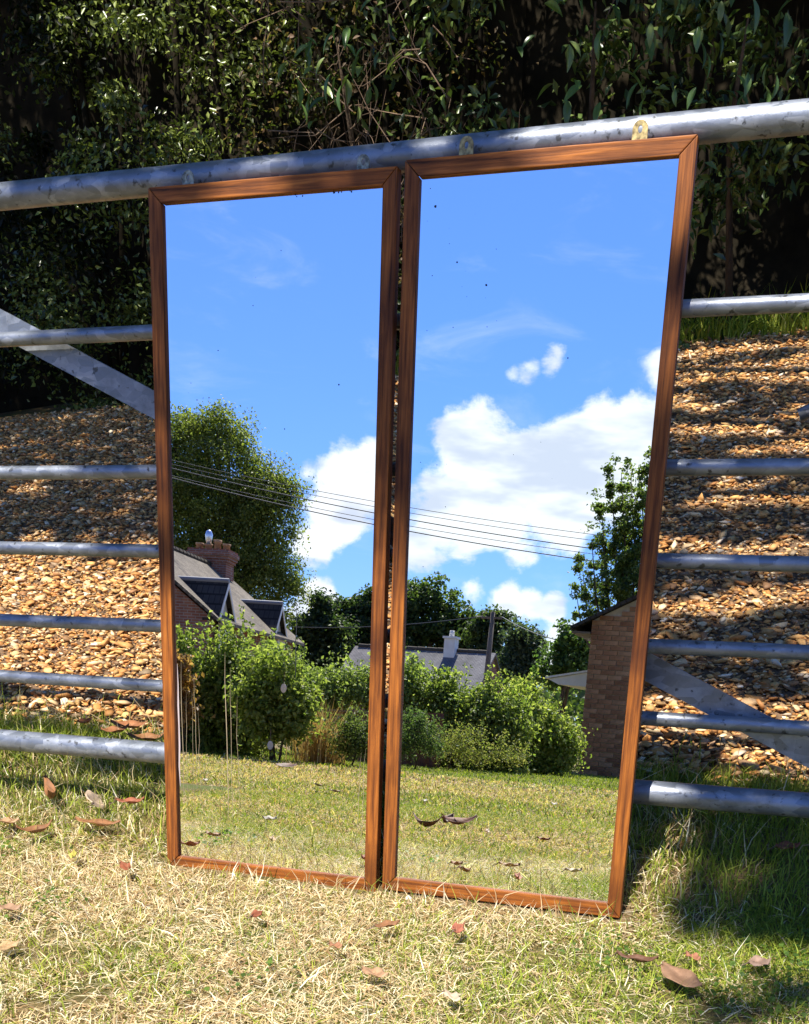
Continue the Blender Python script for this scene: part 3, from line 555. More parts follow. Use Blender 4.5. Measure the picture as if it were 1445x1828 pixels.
# --- hedge behind the drive
def hx(px): return -5.74 + px * .00442
def hz(y): return float(terr(0, y))
DARKG = [(.012, .018, .006), (.019, .027, .008), (.007, .011, .004)]  # leaf greens darkened: deep shade at the hedge's left end is in the colour
def dark_core(x0, x1, y, h):
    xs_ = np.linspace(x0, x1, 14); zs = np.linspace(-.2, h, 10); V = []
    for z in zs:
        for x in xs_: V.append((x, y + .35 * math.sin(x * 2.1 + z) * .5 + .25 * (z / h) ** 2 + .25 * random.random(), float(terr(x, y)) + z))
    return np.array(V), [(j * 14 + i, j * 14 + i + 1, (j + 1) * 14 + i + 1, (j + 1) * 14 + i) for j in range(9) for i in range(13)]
def hedge(name, label, x0, x1, y, h, n, L, ratio, colors, w=None, csize=.3, material=M_LEAF, droop=0., nst=10, twigs=0, group='shrubs along the top of the drive'):
    bl = []
    xx = x0
    while xx < x1:
        for zz in np.arange(.35, h, .62): bl.append((xx + random.uniform(-.2, .2), y + random.uniform(-.12, .35) - .25 * math.sin(zz * 1.1 + xx), float(terr(xx, y)) + zz, .55, .5, .5))
        xx += .55
    base = ((x0 + x1) / 2, y + .4, float(terr((x0 + x1) / 2, y + .4))); st = []
    for i in range(nst):
        x = random.uniform(x0, x1); b = np.array([x, y + random.uniform(.35, .65), float(terr(x, y + .3)) - .05]); st.append((np.array([b, b + [random.uniform(-.3, .3), -.1, h * .5], b + [random.uniform(-.6, .6), -.2, h * .95]]), [.035, .025, .008], 'stem'))
    e = plant(name, label, 'shrub', base, bl, n, L, ratio, colors, w, csize, st, material, group, droop, stem_mat=M_HEDGESHADE, per=170, out=.08)
    V, F = dark_core(x0 - .2, x1 + .2, y + .75, h + .6); mk('inner_shade_sheet', V - np.array(base), F, M_HEDGESHADE, e, True)  # dark sheet for inner twigs, blocks light and paints the gaps black
    if twigs:
        parts = []
        for i in range(twigs):
            p = np.array([random.uniform(x0, x1), y - random.uniform(.15, .55), 0]); p[2] = float(terr(p[0], y)) + random.uniform(.6, h); d = nrm(np.array([random.uniform(-1, 1), random.uniform(-.4, .2), random.uniform(-.3, 1.2)])); Lh = random.uniform(.2, .7)
            q1 = p + d * Lh * .4 + rng.normal(0, .04, 3); q2 = p + d * Lh * .75 + rng.normal(0, .06, 3); q3 = p + d * Lh + rng.normal(0, .08, 3)
            parts.append(tube([p, q1, q2, q3], [.0045, .0036, .0026, .0012], 5))
            for qq in (q1, q2):
                dd = nrm(d + rng.normal(0, .6, 3)) * Lh * random.uniform(.2, .45); parts.append(tube([qq, qq + dd * .5 + rng.normal(0, .02, 3), qq + dd], [.0028, .002, .001], 4))
        V, F = cat(parts); tag(mk('bare_twigs', V - np.array(base), F, M_TWIG, e), kind='stuff')
    return e
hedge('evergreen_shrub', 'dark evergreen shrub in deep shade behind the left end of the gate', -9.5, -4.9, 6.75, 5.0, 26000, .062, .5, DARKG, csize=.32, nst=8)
hedge('privet_shrub', 'small leaved privet with sunlit yellow green sprays', -5.1, -3.2, 6.5, 5.0, 24000, .050, .5, [(.17, .22, .045), (.26, .31, .075), (.07, .10, .022), (.025, .035, .011)], csize=.34, nst=4, material=M_GLOSSLEAF)
hedge('twiggy_shrub', 'thin shrub full of bare brown twigs and dead leaves', -3.3, -1.9, 6.7, 5.0, 13000, .052, .5, [(.06, .08, .02), (.15, .10, .055), (.03, .042, .012), (.30, .19, .12)], [3, 2, 4, 1], csize=.34, nst=12, twigs=170)
hedge('laurel_shrub', 'laurel with large drooping glossy leaves above the gate', -2.0, 2.4, 6.7, 5.0, 21000, .085, .42, [(.06, .105, .028), (.11, .17, .045), (.025, .045, .015), (.18, .23, .065)], csize=.42, droop=.6, nst=9, twigs=60, material=M_GLOSSLEAF)
def leaf_mesh(L, ratio, cols):
    nu, nv = 8, 5; V = []
    for i in range(nu):
        u = i / (nu - 1); wd = ratio * L * .5 * math.sin(math.pi * min(.995, max(.03, u ** .9))) ** .85
        for j in range(nv):
            q = (j / (nv - 1) - .5) * 2; V.append((u * L, wd * q, abs(q) * wd * .45 - .35 * L * u * u))
    F = [(i * nv + j, (i + 1) * nv + j, (i + 1) * nv + j + 1, i * nv + j + 1) for i in range(nu - 1) for j in range(nv - 1)]
    o = mk('leaf', np.array(V), F, M_GLOSSLEAF, None, True, np.tile(cols, (len(V), 1))); me = o.data; bpy.data.objects.remove(o); return me
LM = [leaf_mesh(.14, .38, c) for c in ((.10, .18, .05), (.13, .23, .06), (.07, .13, .035), (.20, .27, .08))]
def bough(name, label, px, py, Y, nl, spread):
    P_ = front(px, py, Y); b = np.array([P_[0], 6.85, float(terr(P_[0], 6.85))]); e = empty(name, tuple(b), label, 'branch', 'laurel boughs over the gate')
    V, F = tube([(0, 0, 0), (-.1, -.3, (P_[2] - b[2]) * .8), P_ - b + [0, 0, .15]], [.03, .02, .006], 7); mk('stem', V, F, M_BARK, e, True)
    for i in range(nl):
        o = bpy.data.objects.new('leaf', random.choice(LM)); COL.objects.link(o); o.parent = e; o.location = tuple(P_ - b + rng.normal(0, 1, 3) * [spread, .12, spread * .8])
        o.rotation_euler = (random.uniform(-.7, .7), random.uniform(.2, 1.3), random.uniform(-math.pi, 0)); o.scale = [random.uniform(.6, 1.15)] * 3
bough('laurel_branch', 'laurel bough with a whorl of big leaves hanging before the bare twigs', 600, 120, 6.0, 34, .2)
bough('laurel_branch', 'laurel bough with pale leaves over the brass hanger mirror', 1060, 60, 6.0, 26, .22)
bough('laurel_branch', 'laurel bough with long leaves over the right end of the top bar', 1330, 90, 6.0, 42, .32)

# --- overhead tree standing outside the picture; its crown is shaped to dapple gate, drive and mirrors
def shade(x, y):
    s = np.full(len(x), .60); w = lambda c, v: np.where(c, v, s)
    s = w((x < -.1) & (y > .8) & (y < 2.6), .22); s = w((x > .3) & (y > .85) & (y < 2.3), .62)
    s = w((x < -1.2) & (y > 2.8), .92); s = w((x > -1.2) & (y > 2.3) & (y < 7.1), .58)
    s = w(y > 7.0, .92); s = w((x < -3.0) & (y > 6.1), 1.1)
    s = w((x > -4.6) & (x < -2.7) & (y > 8.5) & (y < 10.4), .15); s = w((x > -2.7) & (x < -1.3) & (y > 8.0), .42); s = w((x > -1.3) & (y > 8.5), .48); s = w((x > -.4) & (y > 6.4) & (y < 7.4), .22)
    s = w((np.abs(x) < .72) & (y > .45) & (y <= 1.1), 1.02); s = w((x > .36) & (x < .75) & (y > .88) & (y < 1.12), .35); s = w((x > -.26) & (x < -.1) & (y > .86) & (y < 1.05), .25)
    s = w((x > .64) & (y > -.05) & (y < .85), .60); s = w((x > .72) & (y > -.55) & (y <= -.05), .30)
    s = w((y <= .45) & (x <= .64), 0); s = w(y <= -.55, 0); s = w((y <= -.05) & (x < .72), 0)
    return s
n = 105000; x0 = rng.uniform(-8.5, 4, n); y0 = rng.uniform(-.55, 14, n)
dn = .6 * vnoise(x0 * 1.5, y0 * 3.2, 61) + .4 * vnoise(x0 * 4.2, y0 * 7.5, 62)
keep = dn < .17 + .64 * shade(x0, y0); keep &= shade(x0, y0) > .02; x0, y0 = x0[keep], y0[keep]; n = len(x0)
zz = rng.uniform(6.4, 8.4, n) + .12 * np.abs(x0)
P = np.stack([x0 + SUN[0] / SUN[2] * zz, y0 + SUN[1] / SUN[2] * zz, zz], 1)
tbase = np.array([4.6, .4, float(terr(4.6, .4))]); e = empty('beech_tree', tuple(tbase), 'spreading tree rooted beside the gate whose boughs shade drive and mirrors', 'tree')
v, f, c = leaves(P, .13, .66, np.tile([0, -.6, 1.5], (n, 1)), pal(n, [(.06, .11, .02), (.10, .16, .03)])); mk('crown', v - tbase, f, M_LEAF, e, col=c)
V, F = tube([(0, 0, -.1), (-.05, 0, 2), (-.2, -.1, 4.5), (-.5, -.3, 8)], [.36, .27, .22, .1], 12); mk('trunk', V, F, M_BARK, e, True)
for i in range(16):
    q = P[rng.integers(n)] - tbase; st = np.array([-.2, -.1, random.uniform(4., 7.)]); V, F = tube([st, (st + q) / 2 + [0, 0, .5], q], [.1, .06, .015], 7); mk('limb', V, F, M_BARK, e, True)

# ------------------------------------------------------------------ the garden behind the photographer (seen in the mirrors)
def w3(x, y, Y): return at(x, y, Y)
# shrubs at the lawn edge
def bl_px(lst, Y, k=1.):   # (px,py,rpx) at depth Y -> blobs
    out = []
    for (px, py, r) in lst:
        c = at(px, py, Y); dd = np.linalg.norm(c - refl(px, py)[0]) + 2.3; rr = r * .80 * k / 2060 * dd; out.append((c[0], c[1], c[2], rr, rr * .9, rr))
    return out
def gb(px, Y): c = at(px, 1300, Y); return (float(c[0]), Y, float(terr(c[0], Y)))
def stem_at(px, py, Y, up, r, name='stem', bend=.1):
    c = at(px, py, Y); b = np.array([c[0], Y, float(terr(c[0], Y)) - .03]); t = at(px + random.uniform(-8, 8), up, Y); return (np.array([b, (b + t) / 2 + [random.uniform(-bend, bend), 0, 0], t]), [r, r * .75, r * .3], name)
YB = -9.6
BRT = [(.20, .265, .055), (.30, .35, .085), (.42, .44, .15), (.11, .155, .04), (.16, .20, .045)]
plant('garden_shrub', 'tall bright green leafy shrub at the lawn edge below the tiled house', 'shrub', gb(370, YB), bl_px([(345, 1205, 48), (400, 1200, 46), (340, 1245, 58), (400, 1240, 58), (355, 1285, 55), (420, 1270, 55), (445, 1225, 40), (325, 1175, 18), (415, 1165, 16), (462, 1250, 40), (470, 1300, 34), (335, 1330, 40), (380, 1335, 40), (425, 1325, 38), (455, 1300, 30), (310, 1300, 35)], YB), 24000, .058, .6, BRT, csize=.2, sprigs=70, stems=[stem_at(372, 1340, YB, 1180, .03), stem_at(400, 1340, YB, 1170, .03), stem_at(345, 1340, YB, 1200, .02)])
plant('copper_shrub', 'orange brown leaved bush beside the tall bright green shrub', 'shrub', gb(318, YB + .7), bl_px([(318, 1225, 28), (322, 1270, 25), (312, 1180, 22)], YB + .7), 1500, .07, .6, [(.38, .20, .08), (.46, .28, .14), (.28, .17, .06)], csize=.14, stems=[stem_at(320, 1350, YB + .7, 1230, .02)])
YT = -8.8
young = plant('young_fruit_tree', 'young fruit tree with a thin leaning trunk and paper tags', 'tree', gb(484, YT), bl_px([(478, 1232, 40), (520, 1245, 34), (445, 1255, 34), (500, 1268, 44), (535, 1265, 26), (470, 1295, 34), (520, 1295, 30), (500, 1212, 18)], YT), 9000, .058, .6, BRT, csize=.2, sprigs=60, stems=[stem_at(486, 1362, YT, 1200, .035, 'trunk', .05), stem_at(497, 1345, YT, 1215, .015, 'branch')], shell=.3)
for (px, py) in ((505, 1229), (481, 1331)):
    c = at(px, py, YT + .5); V, F = tube([(0, 0, 0), (0, 0, .004), (0, 0, .006)], [.032, .032, .02], 14); V = V[:, [0, 2, 1]] * [1, 1, 1.4]; mk('paper_tag', V + (c - np.array(young.location)), F, M_TAG, young)
    V, F = tube([c - np.array(young.location), c + [0, 0, .16] - np.array(young.location)], .003, 5); mk('string', V, F, M_TWIG, young)
DKG = [(.06, .11, .025), (.09, .15, .03), (.14, .20, .04), (.04, .07, .02)]
HG = 'hedge bushes behind the lawn'
YH = -12.5
plant('hedge_bush', 'pale green hedge bush over a dark hollow behind the young fruit tree', 'shrub', gb(600, YH), bl_px([(560, 1240, 42), (610, 1234, 38), (655, 1230, 38), (700, 1234, 38), (600, 1215, 16), (650, 1212, 16), (500, 1215, 34), (540, 1225, 36), (470, 1205, 26), (520, 1262, 36), (570, 1260, 30), (690, 1245, 30), (735, 1236, 40), (730, 1215, 16), (560, 1320, 30), (700, 1330, 28), (665, 1325, 28), (600, 1330, 25), (535, 1300, 40)], YH), 30000, .055, .6, [(.20, .26, .065), (.28, .34, .10), (.38, .42, .16), (.11, .15, .04)], csize=.26, stems=[stem_at(x_, 1330, YH - .2, 1230, .04) for x_ in (565, 610, 660, 700)], group=HG, sprigs=120)
plant('hedge_bush', 'broad bright hedge bush below the grey roofed bungalow', 'shrub', gb(850, YH), bl_px([(790, 1258, 34), (840, 1278, 42), (890, 1286, 42), (800, 1270, 45), (850, 1290, 55), (905, 1295, 55), (820, 1310, 40), (880, 1320, 38), (780, 1232, 16), (870, 1242, 14), (800, 1345, 26), (835, 1350, 26), (870, 1352, 28), (910, 1348, 28), (770, 1335, 25), (760, 1300, 30)], YH), 31000, .055, .6, BRT, csize=.2, sprigs=60, stems=[stem_at(x_, 1340, YH, 1250, .03) for x_ in (810, 850, 890)], group=HG)
plant('hedge_bush', 'yellowish hedge bush running down to the brick outbuilding', 'shrub', gb(975, YH - 1), bl_px([(930, 1280, 42), (968, 1300, 38), (998, 1315, 30), (940, 1310, 45), (985, 1325, 32), (920, 1262, 16), (955, 1278, 16), (1008, 1330, 22), (930, 1350, 30), (965, 1355, 26), (995, 1358, 24), (1010, 1355, 18)], YH - 1), 22000, .055, .6, [(.27, .33, .07), (.36, .39, .11), (.17, .24, .05), (.44, .43, .16)], csize=.2, stems=[stem_at(x_, 1345, YH - 1, 1290, .03) for x_ in (935, 970)], group=HG, sprigs=80)
plant('border_shrub', 'low dull green shrub by the dry grass clump', 'shrub', gb(625, -9.2), bl_px([(612, 1330, 24), (640, 1325, 24), (628, 1305, 18), (655, 1338, 18)], -9.2), 2600, .04, .4, [(.12, .16, .05), (.18, .22, .08), (.07, .10, .03)], csize=.16, sprigs=60, stems=[stem_at(626, 1350, -9.2, 1310, .012)], group='low shrubs at the lawn edge')
plant('border_shrub', 'low bluish green shrub in front of the rusty sheet', 'shrub', gb(735, -10.2), bl_px([(730, 1320, 26), (755, 1318, 22), (742, 1298, 16), (722, 1335, 24), (765, 1335, 18)], -10.2), 2600, .04, .4, [(.10, .15, .06), (.15, .20, .08), (.06, .10, .03)], csize=.16, sprigs=60, stems=[stem_at(740, 1345, -10.2, 1310, .012)], group='low shrubs at the lawn edge')
plant('border_shrub', 'scrubby yellow green growth at the foot of the hedge', 'shrub', gb(800, -11.2), bl_px([(785, 1335, 18), (815, 1340, 18), (850, 1347, 16), (835, 1325, 12), (890, 1352, 12), (925, 1355, 12)], -11.2), 2400, .04, .35, [(.25, .27, .07), (.34, .30, .14), (.14, .18, .05)], csize=.18, sprigs=90, stems=[stem_at(800, 1345, -11.2, 1320, .01)], group='low shrubs at the lawn edge')
# dry grass clump
c = at(570, 1350, -9.4); n = 420; X = c[0] + rng.normal(0, .14, n); Y = -9.4 + rng.normal(0, .12, n)
v, f, cc = blades(X, Y, terr(X, Y), rng.uniform(.35, .8, n), np.full(n, .012), np.abs(rng.normal(.15, .15, n)), pal(n, [(.45, .30, .15), (.58, .42, .24), (.34, .20, .09)]), .5)
b0 = np.array([c[0], -9.4, float(terr(c[0], -9.4))]); o = mk('dry_grass_clump', v - b0, f, M_GRASS, col=cc); o.location = b0; tag(o, 'tall straw brown grass clump between young tree and low shrub', 'grass clump')
# rusty low sheet under the hedge
a0, a1 = at(585, 1270, -11.6), at(792, 1274, -11.6); zb = float(terr(a0[0], -11.6)) - .05; xsn = np.linspace(a0[0], a1[0], 60); V, F = [], []
for i, x in enumerate(xsn):
    yy = -11.6 + .012 * math.sin(i * 1.4); zt = a0[2] + (a1[2] - a0[2]) * i / 59; V += [(x, yy, zb), (x, yy, zt), (x, yy - .006, zb), (x, yy - .006, zt)]
for i in range(59):
    q = i * 4; F += [(q, q + 4, q + 5, q + 1), (q + 2, q + 3, q + 7, q + 6), (q + 1, q + 5, q + 7, q + 3)]
b0 = np.array([(a0[0] + a1[0]) / 2, -11.6, zb]); e = empty('rusty_sheet_fence', tuple(b0), 'low rusty brown corrugated sheet in the hollow under the hedge', 'fence'); mk('corrugated_sheet', np.array(V) - b0, F, M_RUST, e)
V, F = box(a0[0], a1[0], -11.615, -11.57, a0[2] + .002, a0[2] + .03); mk('top_rail', V - b0, F, M_TWIG, e)
# red tag on a cord
c = at(1006, 1328, -14.2); d = at(1040, 1335, -15.6); o = mk('washing_line', *tube([np.array(c), (c + d) / 2 - [0, 0, .03], np.array(d)], .006, 5), M_TAG); tag(o, 'thin pale line running from the red tag to the outbuilding', 'line')
V, F = box(-.035, .035, -.006, .006, -.1, .0); e = empty('red_tag', tuple(c), 'small red tag hanging on the pale cord by the outbuilding', 'tag'); mk('tag_body', V, F, M_RED, e); V, F = box(-.03, .03, -.005, .005, -.2, -.103); mk('tag_strip', V, F, M_TAG, e)

# ---- brick outbuilding
YO = -16.0
lb = at(1030, 1384, YO); le = at(1056, 1108, YO); gx0 = float((lb[0] + le[0]) / 2); gz0 = float(terr(gx0, YO)); ze = float(le[2]); pitch = .515; gxm = gx0 + 2.6; gx1 = gx0 + 5.2; zr = ze + pitch * 2.6
e = empty('brick_outbuilding', (gx0, YO, gz0), 'brown brick outbuilding with its gable end in shade', 'building'); off = np.array([gx0, YO, gz0])
def pz_(name, V, F, m, parent=e, o_=off): return mk(name, np.asarray(V, float) - o_, F, m, parent)
prof = [(gx0, gz0 - .15), (gx1, gz0 - .15), (gx1, ze), (gxm, zr), (gx0, ze)]; k = 5
V = [(x, YO - .02, z) for x, z in prof] + [(x, YO - 6.5, z) for x, z in prof]
wall = pz_('wall', V, [tuple(range(5)), tuple(range(9, 4, -1))] + [(i, 5 + i, 5 + (i + 1) % 5, (i + 1) % 5) for i in range(5)], M_MORTAR)
cw, ch, j = .225, .075, .0095; bms = []
for hlf in (1, .5):
    V, F = box(.0, cw * hlf - j, .0, .021, .0, ch - j); bm = bmesh.new(); vs = [bm.verts.new(q) for q in V]; [bm.faces.new([vs[i] for i in f]) for f in F]; bmesh.ops.recalc_face_normals(bm, faces=bm.faces)
    me = bpy.data.meshes.new('brick'); bm.to_mesh(me); bm.free(); me.materials.append(M_BRICK); bms.append(me)
row = 0; z = gz0 - .06
while z < zr:
    x = gx0 + .003; i = 0
    first = True
    while x < gx0 + 1.95:
        half = (row % 2 == 1 and first); me = bms[1] if half else bms[0]; wdt = cw * (.5 if half else 1)
        if z + ch < ze + pitch * (x - gx0) + .04:
            o = bpy.data.objects.new('brick', me); COL.objects.link(o); o.parent = wall; o.location = (x - off[0], -.022 + random.uniform(0, .004), z - off[2]); o.rotation_euler = (0, random.uniform(-.006, .006), 0)
        x += wdt; first = False
    z += ch; row += 1
V, F = box(gx0 + 1.98, gx1 - .002, YO - .019, YO - .004, gz0 - .1, ze - .02); pz_('brick_facing', V, F, M_BRICKWALL)
def slab(p, q, y0, y1, th):   # sloping slab from p=(x,z) to q
    V = [(p[0], y0, p[1]), (q[0], y0, q[1]), (q[0], y1, q[1]), (p[0], y1, p[1])]; V += [(x, y, z_ + th) for x, y, z_ in V]; return np.array(V), [(0, 3, 2, 1), (4, 5, 6, 7), (0, 1, 5, 4), (1, 2, 6, 5), (2, 3, 7, 6), (3, 0, 4, 7)]
def slab_uv(o, du, dv):
    me = o.data; uv = me.uv_layers.new(name='UV')
    for p in me.polygons:
        for li in p.loop_indices:
            c_ = me.vertices[me.loops[li].vertex_index].co; uv.data[li].uv = (Vector(c_).dot(du), Vector(c_).dot(dv))
for sgn in (1, -1):
    pA = (gx0 - .32, ze - .32 * pitch + .01) if sgn == 1 else (gx1 + .32, ze - .32 * pitch + .01); V, F = slab(pA, (gxm, zr + .01), YO + .10, YO - 6.6, .055); o = pz_('roof', V, F, M_SLATE); slab_uv(o, Vector((0, 1, 0)), Vector((.89 * sgn, 0, .46)))
V, F = box(gx0 - .30, gx0 - .004, YO - 6.4, YO + .07, ze - .30 * pitch - .05, ze - .30 * pitch - .02); pz_('eaves_board', V, F, M_POLE)
# porch canopy on its side
YC = -17.4; cl, cr_, cb = at(978, 1212, YC), at(1048, 1195, YC), at(1046, 1227, YC); xr = gx0 - .003
V = [(cl[0], YC, cl[2]), (xr, YC, cr_[2]), (xr, YC, cb[2]), (cl[0] + .18, YC, cb[2] + .02)]; V += [(x, YC - 2.2, z_) for x, _, z_ in V]
cn = pz_('porch_canopy', V, [(0, 3, 2, 1), (4, 5, 6, 7), (0, 1, 5, 4), (1, 2, 6, 5), (2, 3, 7, 6), (3, 0, 4, 7)], M_WHITE)
V = [(cl[0] - .05, YC + .03, cl[2] + .002), (xr, YC + .03, cr_[2] + .002), (xr, YC + .03, cr_[2] + .035), (cl[0] - .05, YC + .03, cl[2] + .035)]; V += [(x, YC - 2.25, z_) for x, _, z_ in V]
mk('canopy_edge', np.array(V) - off, [(0, 3, 2, 1), (4, 5, 6, 7), (0, 1, 5, 4), (1, 2, 6, 5), (2, 3, 7, 6), (3, 0, 4, 7)], M_WHITE, cn)

# ---- house with dormers
E0, E1 = at(385, 1108, -26.), at(537, 1148, -35.); zev = float((E0[2] + E1[2]) / 2); E0[2] = E1[2] = zev
ed = nrm((E1 - E0) * [1, 1, 0]); inn = np.array([ed[1], -ed[0], 0.]);
if inn[0] > 0: inn = -inn
HL = float(np.linalg.norm((E1 - E0)[:2])); run = 3.05; zrid = float(at(388, 1020, -34.6)[2]); rise = zrid - zev
hb = np.array([E0[0], E0[1], float(terr(E0[0], E0[1]))]); e = empty('tiled_house', tuple(hb), 'brick house with a grey tiled roof and two dormers', 'house')
def L2W(u, v, z): return E0 * [1, 1, 0] + ed * u + inn * v + np.array([0, 0, z])   # along eave, inwards, height
def hp(name, pts, F, m, parent=e): return mk(name, np.array([L2W(*p) for p in pts]) - hb, F, m, parent)
BX = [(0, 3, 2, 1), (4, 5, 6, 7), (0, 1, 5, 4), (1, 2, 6, 5), (2, 3, 7, 6), (3, 0, 4, 7)]
gpz = hb[2] - .1
pr = [(.25, gpz), (2 * run - .25, gpz), (2 * run - .25, zev + .1), (run, zrid - .12), (.25, zev + .1)]
hp('wall', [(.18, v, z_) for v, z_ in pr] + [(HL - .18, v, z_) for v, z_ in pr], [tuple(range(5)), tuple(range(9, 4, -1))] + [(i, 5 + i, 5 + (i + 1) % 5, (i + 1) % 5) for i in range(5)], M_REDBRICK)
for sgn in (0, 1):
    v0 = -.12 if sgn == 0 else 2 * run + .12; zz0 = zev - .12 * rise / run
    o = hp('roof', [(0, v0, zz0), (HL, v0, zz0), (HL, run, zrid), (0, run, zrid), (0, v0, zz0 + .09), (HL, v0, zz0 + .09), (HL, run, zrid + .09), (0, run, zrid + .09)], BX, M_TILE); q = rise / run; dv = inn * math.cos(math.atan(q)) + np.array([0, 0, math.sin(math.atan(q))]); slab_uv(o, Vector(ed.tolist()), Vector(dv.tolist()))
    if sgn == 0: roofo = o
pts = []
for i in range(int(HL / .33)):
    V, F = tube([L2W(i * .33 + .01, run, zrid + .085) - hb, L2W(i * .33 + .32, run, zrid + .085) - hb], [.115, .10], 8); mk('ridge_tile', V, F, M_TILE, roofo)
for (um, w2, hgt) in ((.95, .72, 1.02), (6.5, .72, .98)):
    zb_ = zev + .05; za = zb_ + hgt; vb = (za - zev) / (rise / run); v0 = .10
    d = hp('dormer', [(um - w2 + .05, v0 + .06, zb_), (um + w2 - .05, v0 + .06, zb_), (um, v0 + .06, za - .05), (um - w2 + .05, v0 + .9, zb_ + .1), (um + w2 - .05, v0 + .9, zb_ + .1), (um, vb, za - .05)], [(0, 2, 1), (0, 3, 5, 2), (1, 2, 5, 4), (0, 1, 4, 3)], M_PANEL)
    for s_ in (-1, 1):
        o = hp('dormer_roof', [(um + s_ * (w2 + .06), v0 - .1, zb_ - .06), (um, v0 - .1, za), (um, vb + .1, za), (um + s_ * (w2 + .06), v0 + .35, zb_ - .06)] + [(um + s_ * (w2 + .06), v0 - .1, zb_ + .0), (um, v0 - .1, za + .06), (um, vb + .1, za + .06), (um + s_ * (w2 + .06), v0 + .35, zb_ + .0)], BX, M_SLATE, d); slab_uv(o, Vector(inn.tolist()), Vector((ed * .6 * s_ + np.array([0, 0, .8])).tolist()))
        hp('bargeboard', [(um + s_ * (w2 + .05), v0 - .13, zb_ - .05), (um, v0 - .13, za - .005), (um, v0 - .13, za - .14), (um + s_ * (w2 - .05), v0 - .13, zb_ - .05)] + [(um + s_ * (w2 + .05), v0 - .105, zb_ - .05), (um, v0 - .105, za - .005), (um, v0 - .105, za - .14), (um + s_ * (w2 - .05), v0 - .105, zb_ - .05)], BX, M_WHITE, d)
    V, F = tube([L2W(um, v0 - .12, za + .05) - hb, L2W(um, vb + .05, za + .05) - hb], .07, 8); mk('ridge_cap', V, F, M_LEAD, d)
    hp('dormer_window', [(um - .45, -.02, zb_ - .95), (um + .45, -.02, zb_ - .95), (um + .45, -.02, zb_ - .02), (um - .45, -.02, zb_ - .02)] + [(um - .45, .1, zb_ - .95), (um + .45, .1, zb_ - .95), (um + .45, .1, zb_ - .02), (um - .45, .1, zb_ - .02)], BX, M_WHITE, d)
# chimney
ct = float(at(382, 986, -34.2)[2]); uc = HL - .75
def hbox(u0, u1, v0, v1, z0, z1): return [(u0, v0, z0), (u1, v0, z0), (u1, v1, z0), (u0, v1, z0), (u0, v0, z1), (u1, v0, z1), (u1, v1, z1), (u0, v1, z1)]
st = hp('chimney_stack', hbox(uc - .42, uc + .42, run - .62, run + .62, zrid - .6, ct - .28), BX, M_REDBRICK)
for k_, (gz, gh, gw) in enumerate(((ct - .42, .1, .05), (ct - .318, .1, .10), (ct - .215, .12, .15), (ct - .092, .09, .10))): hp('corbel_course', hbox(uc - .42 - gw, uc + .42 + gw, run - .62 - gw, run + .62 + gw, gz, gz + gh), BX, M_REDBRICK, st)
for k_, vv in enumerate((-.48, -.16, .16, .48)):
    p = L2W(uc, run + vv, ct) - hb; hh = (.22, .34, .2, .22)[k_]; V, F = tube([p, p + [0, 0, hh * .7], p + [0, 0, hh * .72], p + [0, 0, hh]], [.13, .115, .145, .14], 12); po = mk('chimney_pot', V, F, M_POT, st, True)
p = L2W(uc, run - .16 + .32, ct + .2) - hb
V, F = tube([p, p + [0, 0, .14], p + [.0, 0, .30], p + [0, 0, .42], p + [0, 0, .46]], [.08, .11, .13, .09, .02], 12); mk('chimney_cowl', V, F, M_COWL, st, True)

# ---- grey roofed bungalow
YR = -50.; ap = at(885, 1170, YR); al = at(640, 1164, YR); bx1, bx0 = float(ap[0]), float(al[0]); zr2 = float(ap[2]); hd = 3.4; ze2 = zr2 - 2.3; bz = float(terr(bx1, YR)); ob = np.array([(bx0 + bx1) / 2, YR, bz])
e = empty('bungalow', tuple(ob), 'bungalow with a grey roof, white chimney and red brick gable', 'house')
pr = [(YR + hd - .3, bz - .2), (YR - hd + .3, bz - .2), (YR - hd + .3, ze2 + .2), (YR, zr2 - .08), (YR + hd - .3, ze2 + .2)]
mk('wall', np.array([(bx0, y, z_) for y, z_ in pr] + [(bx1 - .12, y, z_) for y, z_ in pr]) - ob, [tuple(range(5))[::-1], tuple(range(5, 10))] + [(i, (i + 1) % 5, 5 + (i + 1) % 5, 5 + i) for i in range(5)], M_REDBRICK, e)
for s_ in (1, -1):
    V = [(bx0 - .2, YR + s_ * hd, ze2), (bx1, YR + s_ * hd, ze2), (bx1, YR, zr2), (bx0 - .2, YR, zr2)]; V = np.array(V + [(x, y, z_ + .1) for x, y, z_ in V]); o = mk('roof', V - ob, BX, M_TILE2, e); slab_uv(o, Vector((1, 0, 0)), Vector((0, -s_ * .83, .56)))
for i in range(int((bx1 - bx0) / .5)):
    V, F = tube([(bx0 + i * .5, YR, zr2 + .1), (bx0 + i * .5 + .48, YR, zr2 + .1)], [.12, .105], 8); mk('ridge_tile', V - ob, F, M_TILE, e)
cc = at(803, 1165, YR + .3); V, F = box(cc[0] - .26, cc[0] + .26, YR - .1, YR + .5, zr2 - .5, zr2 + .62); ch_ = mk('chimney', V - ob, F, M_WHITE, e); V, F = box(cc[0] - .33, cc[0] + .33, YR - .17, YR + .57, zr2 + .625, zr2 + .72); mk('chimney_cap', V - ob, F, M_WHITE, ch_)
V, F = tube([(cc[0], YR + .2, zr2 + .72), (cc[0], YR + .2, zr2 + 1.0)], [.13, .10], 10); mk('chimney_pot', V - ob, F, M_PALE, ch_, True)

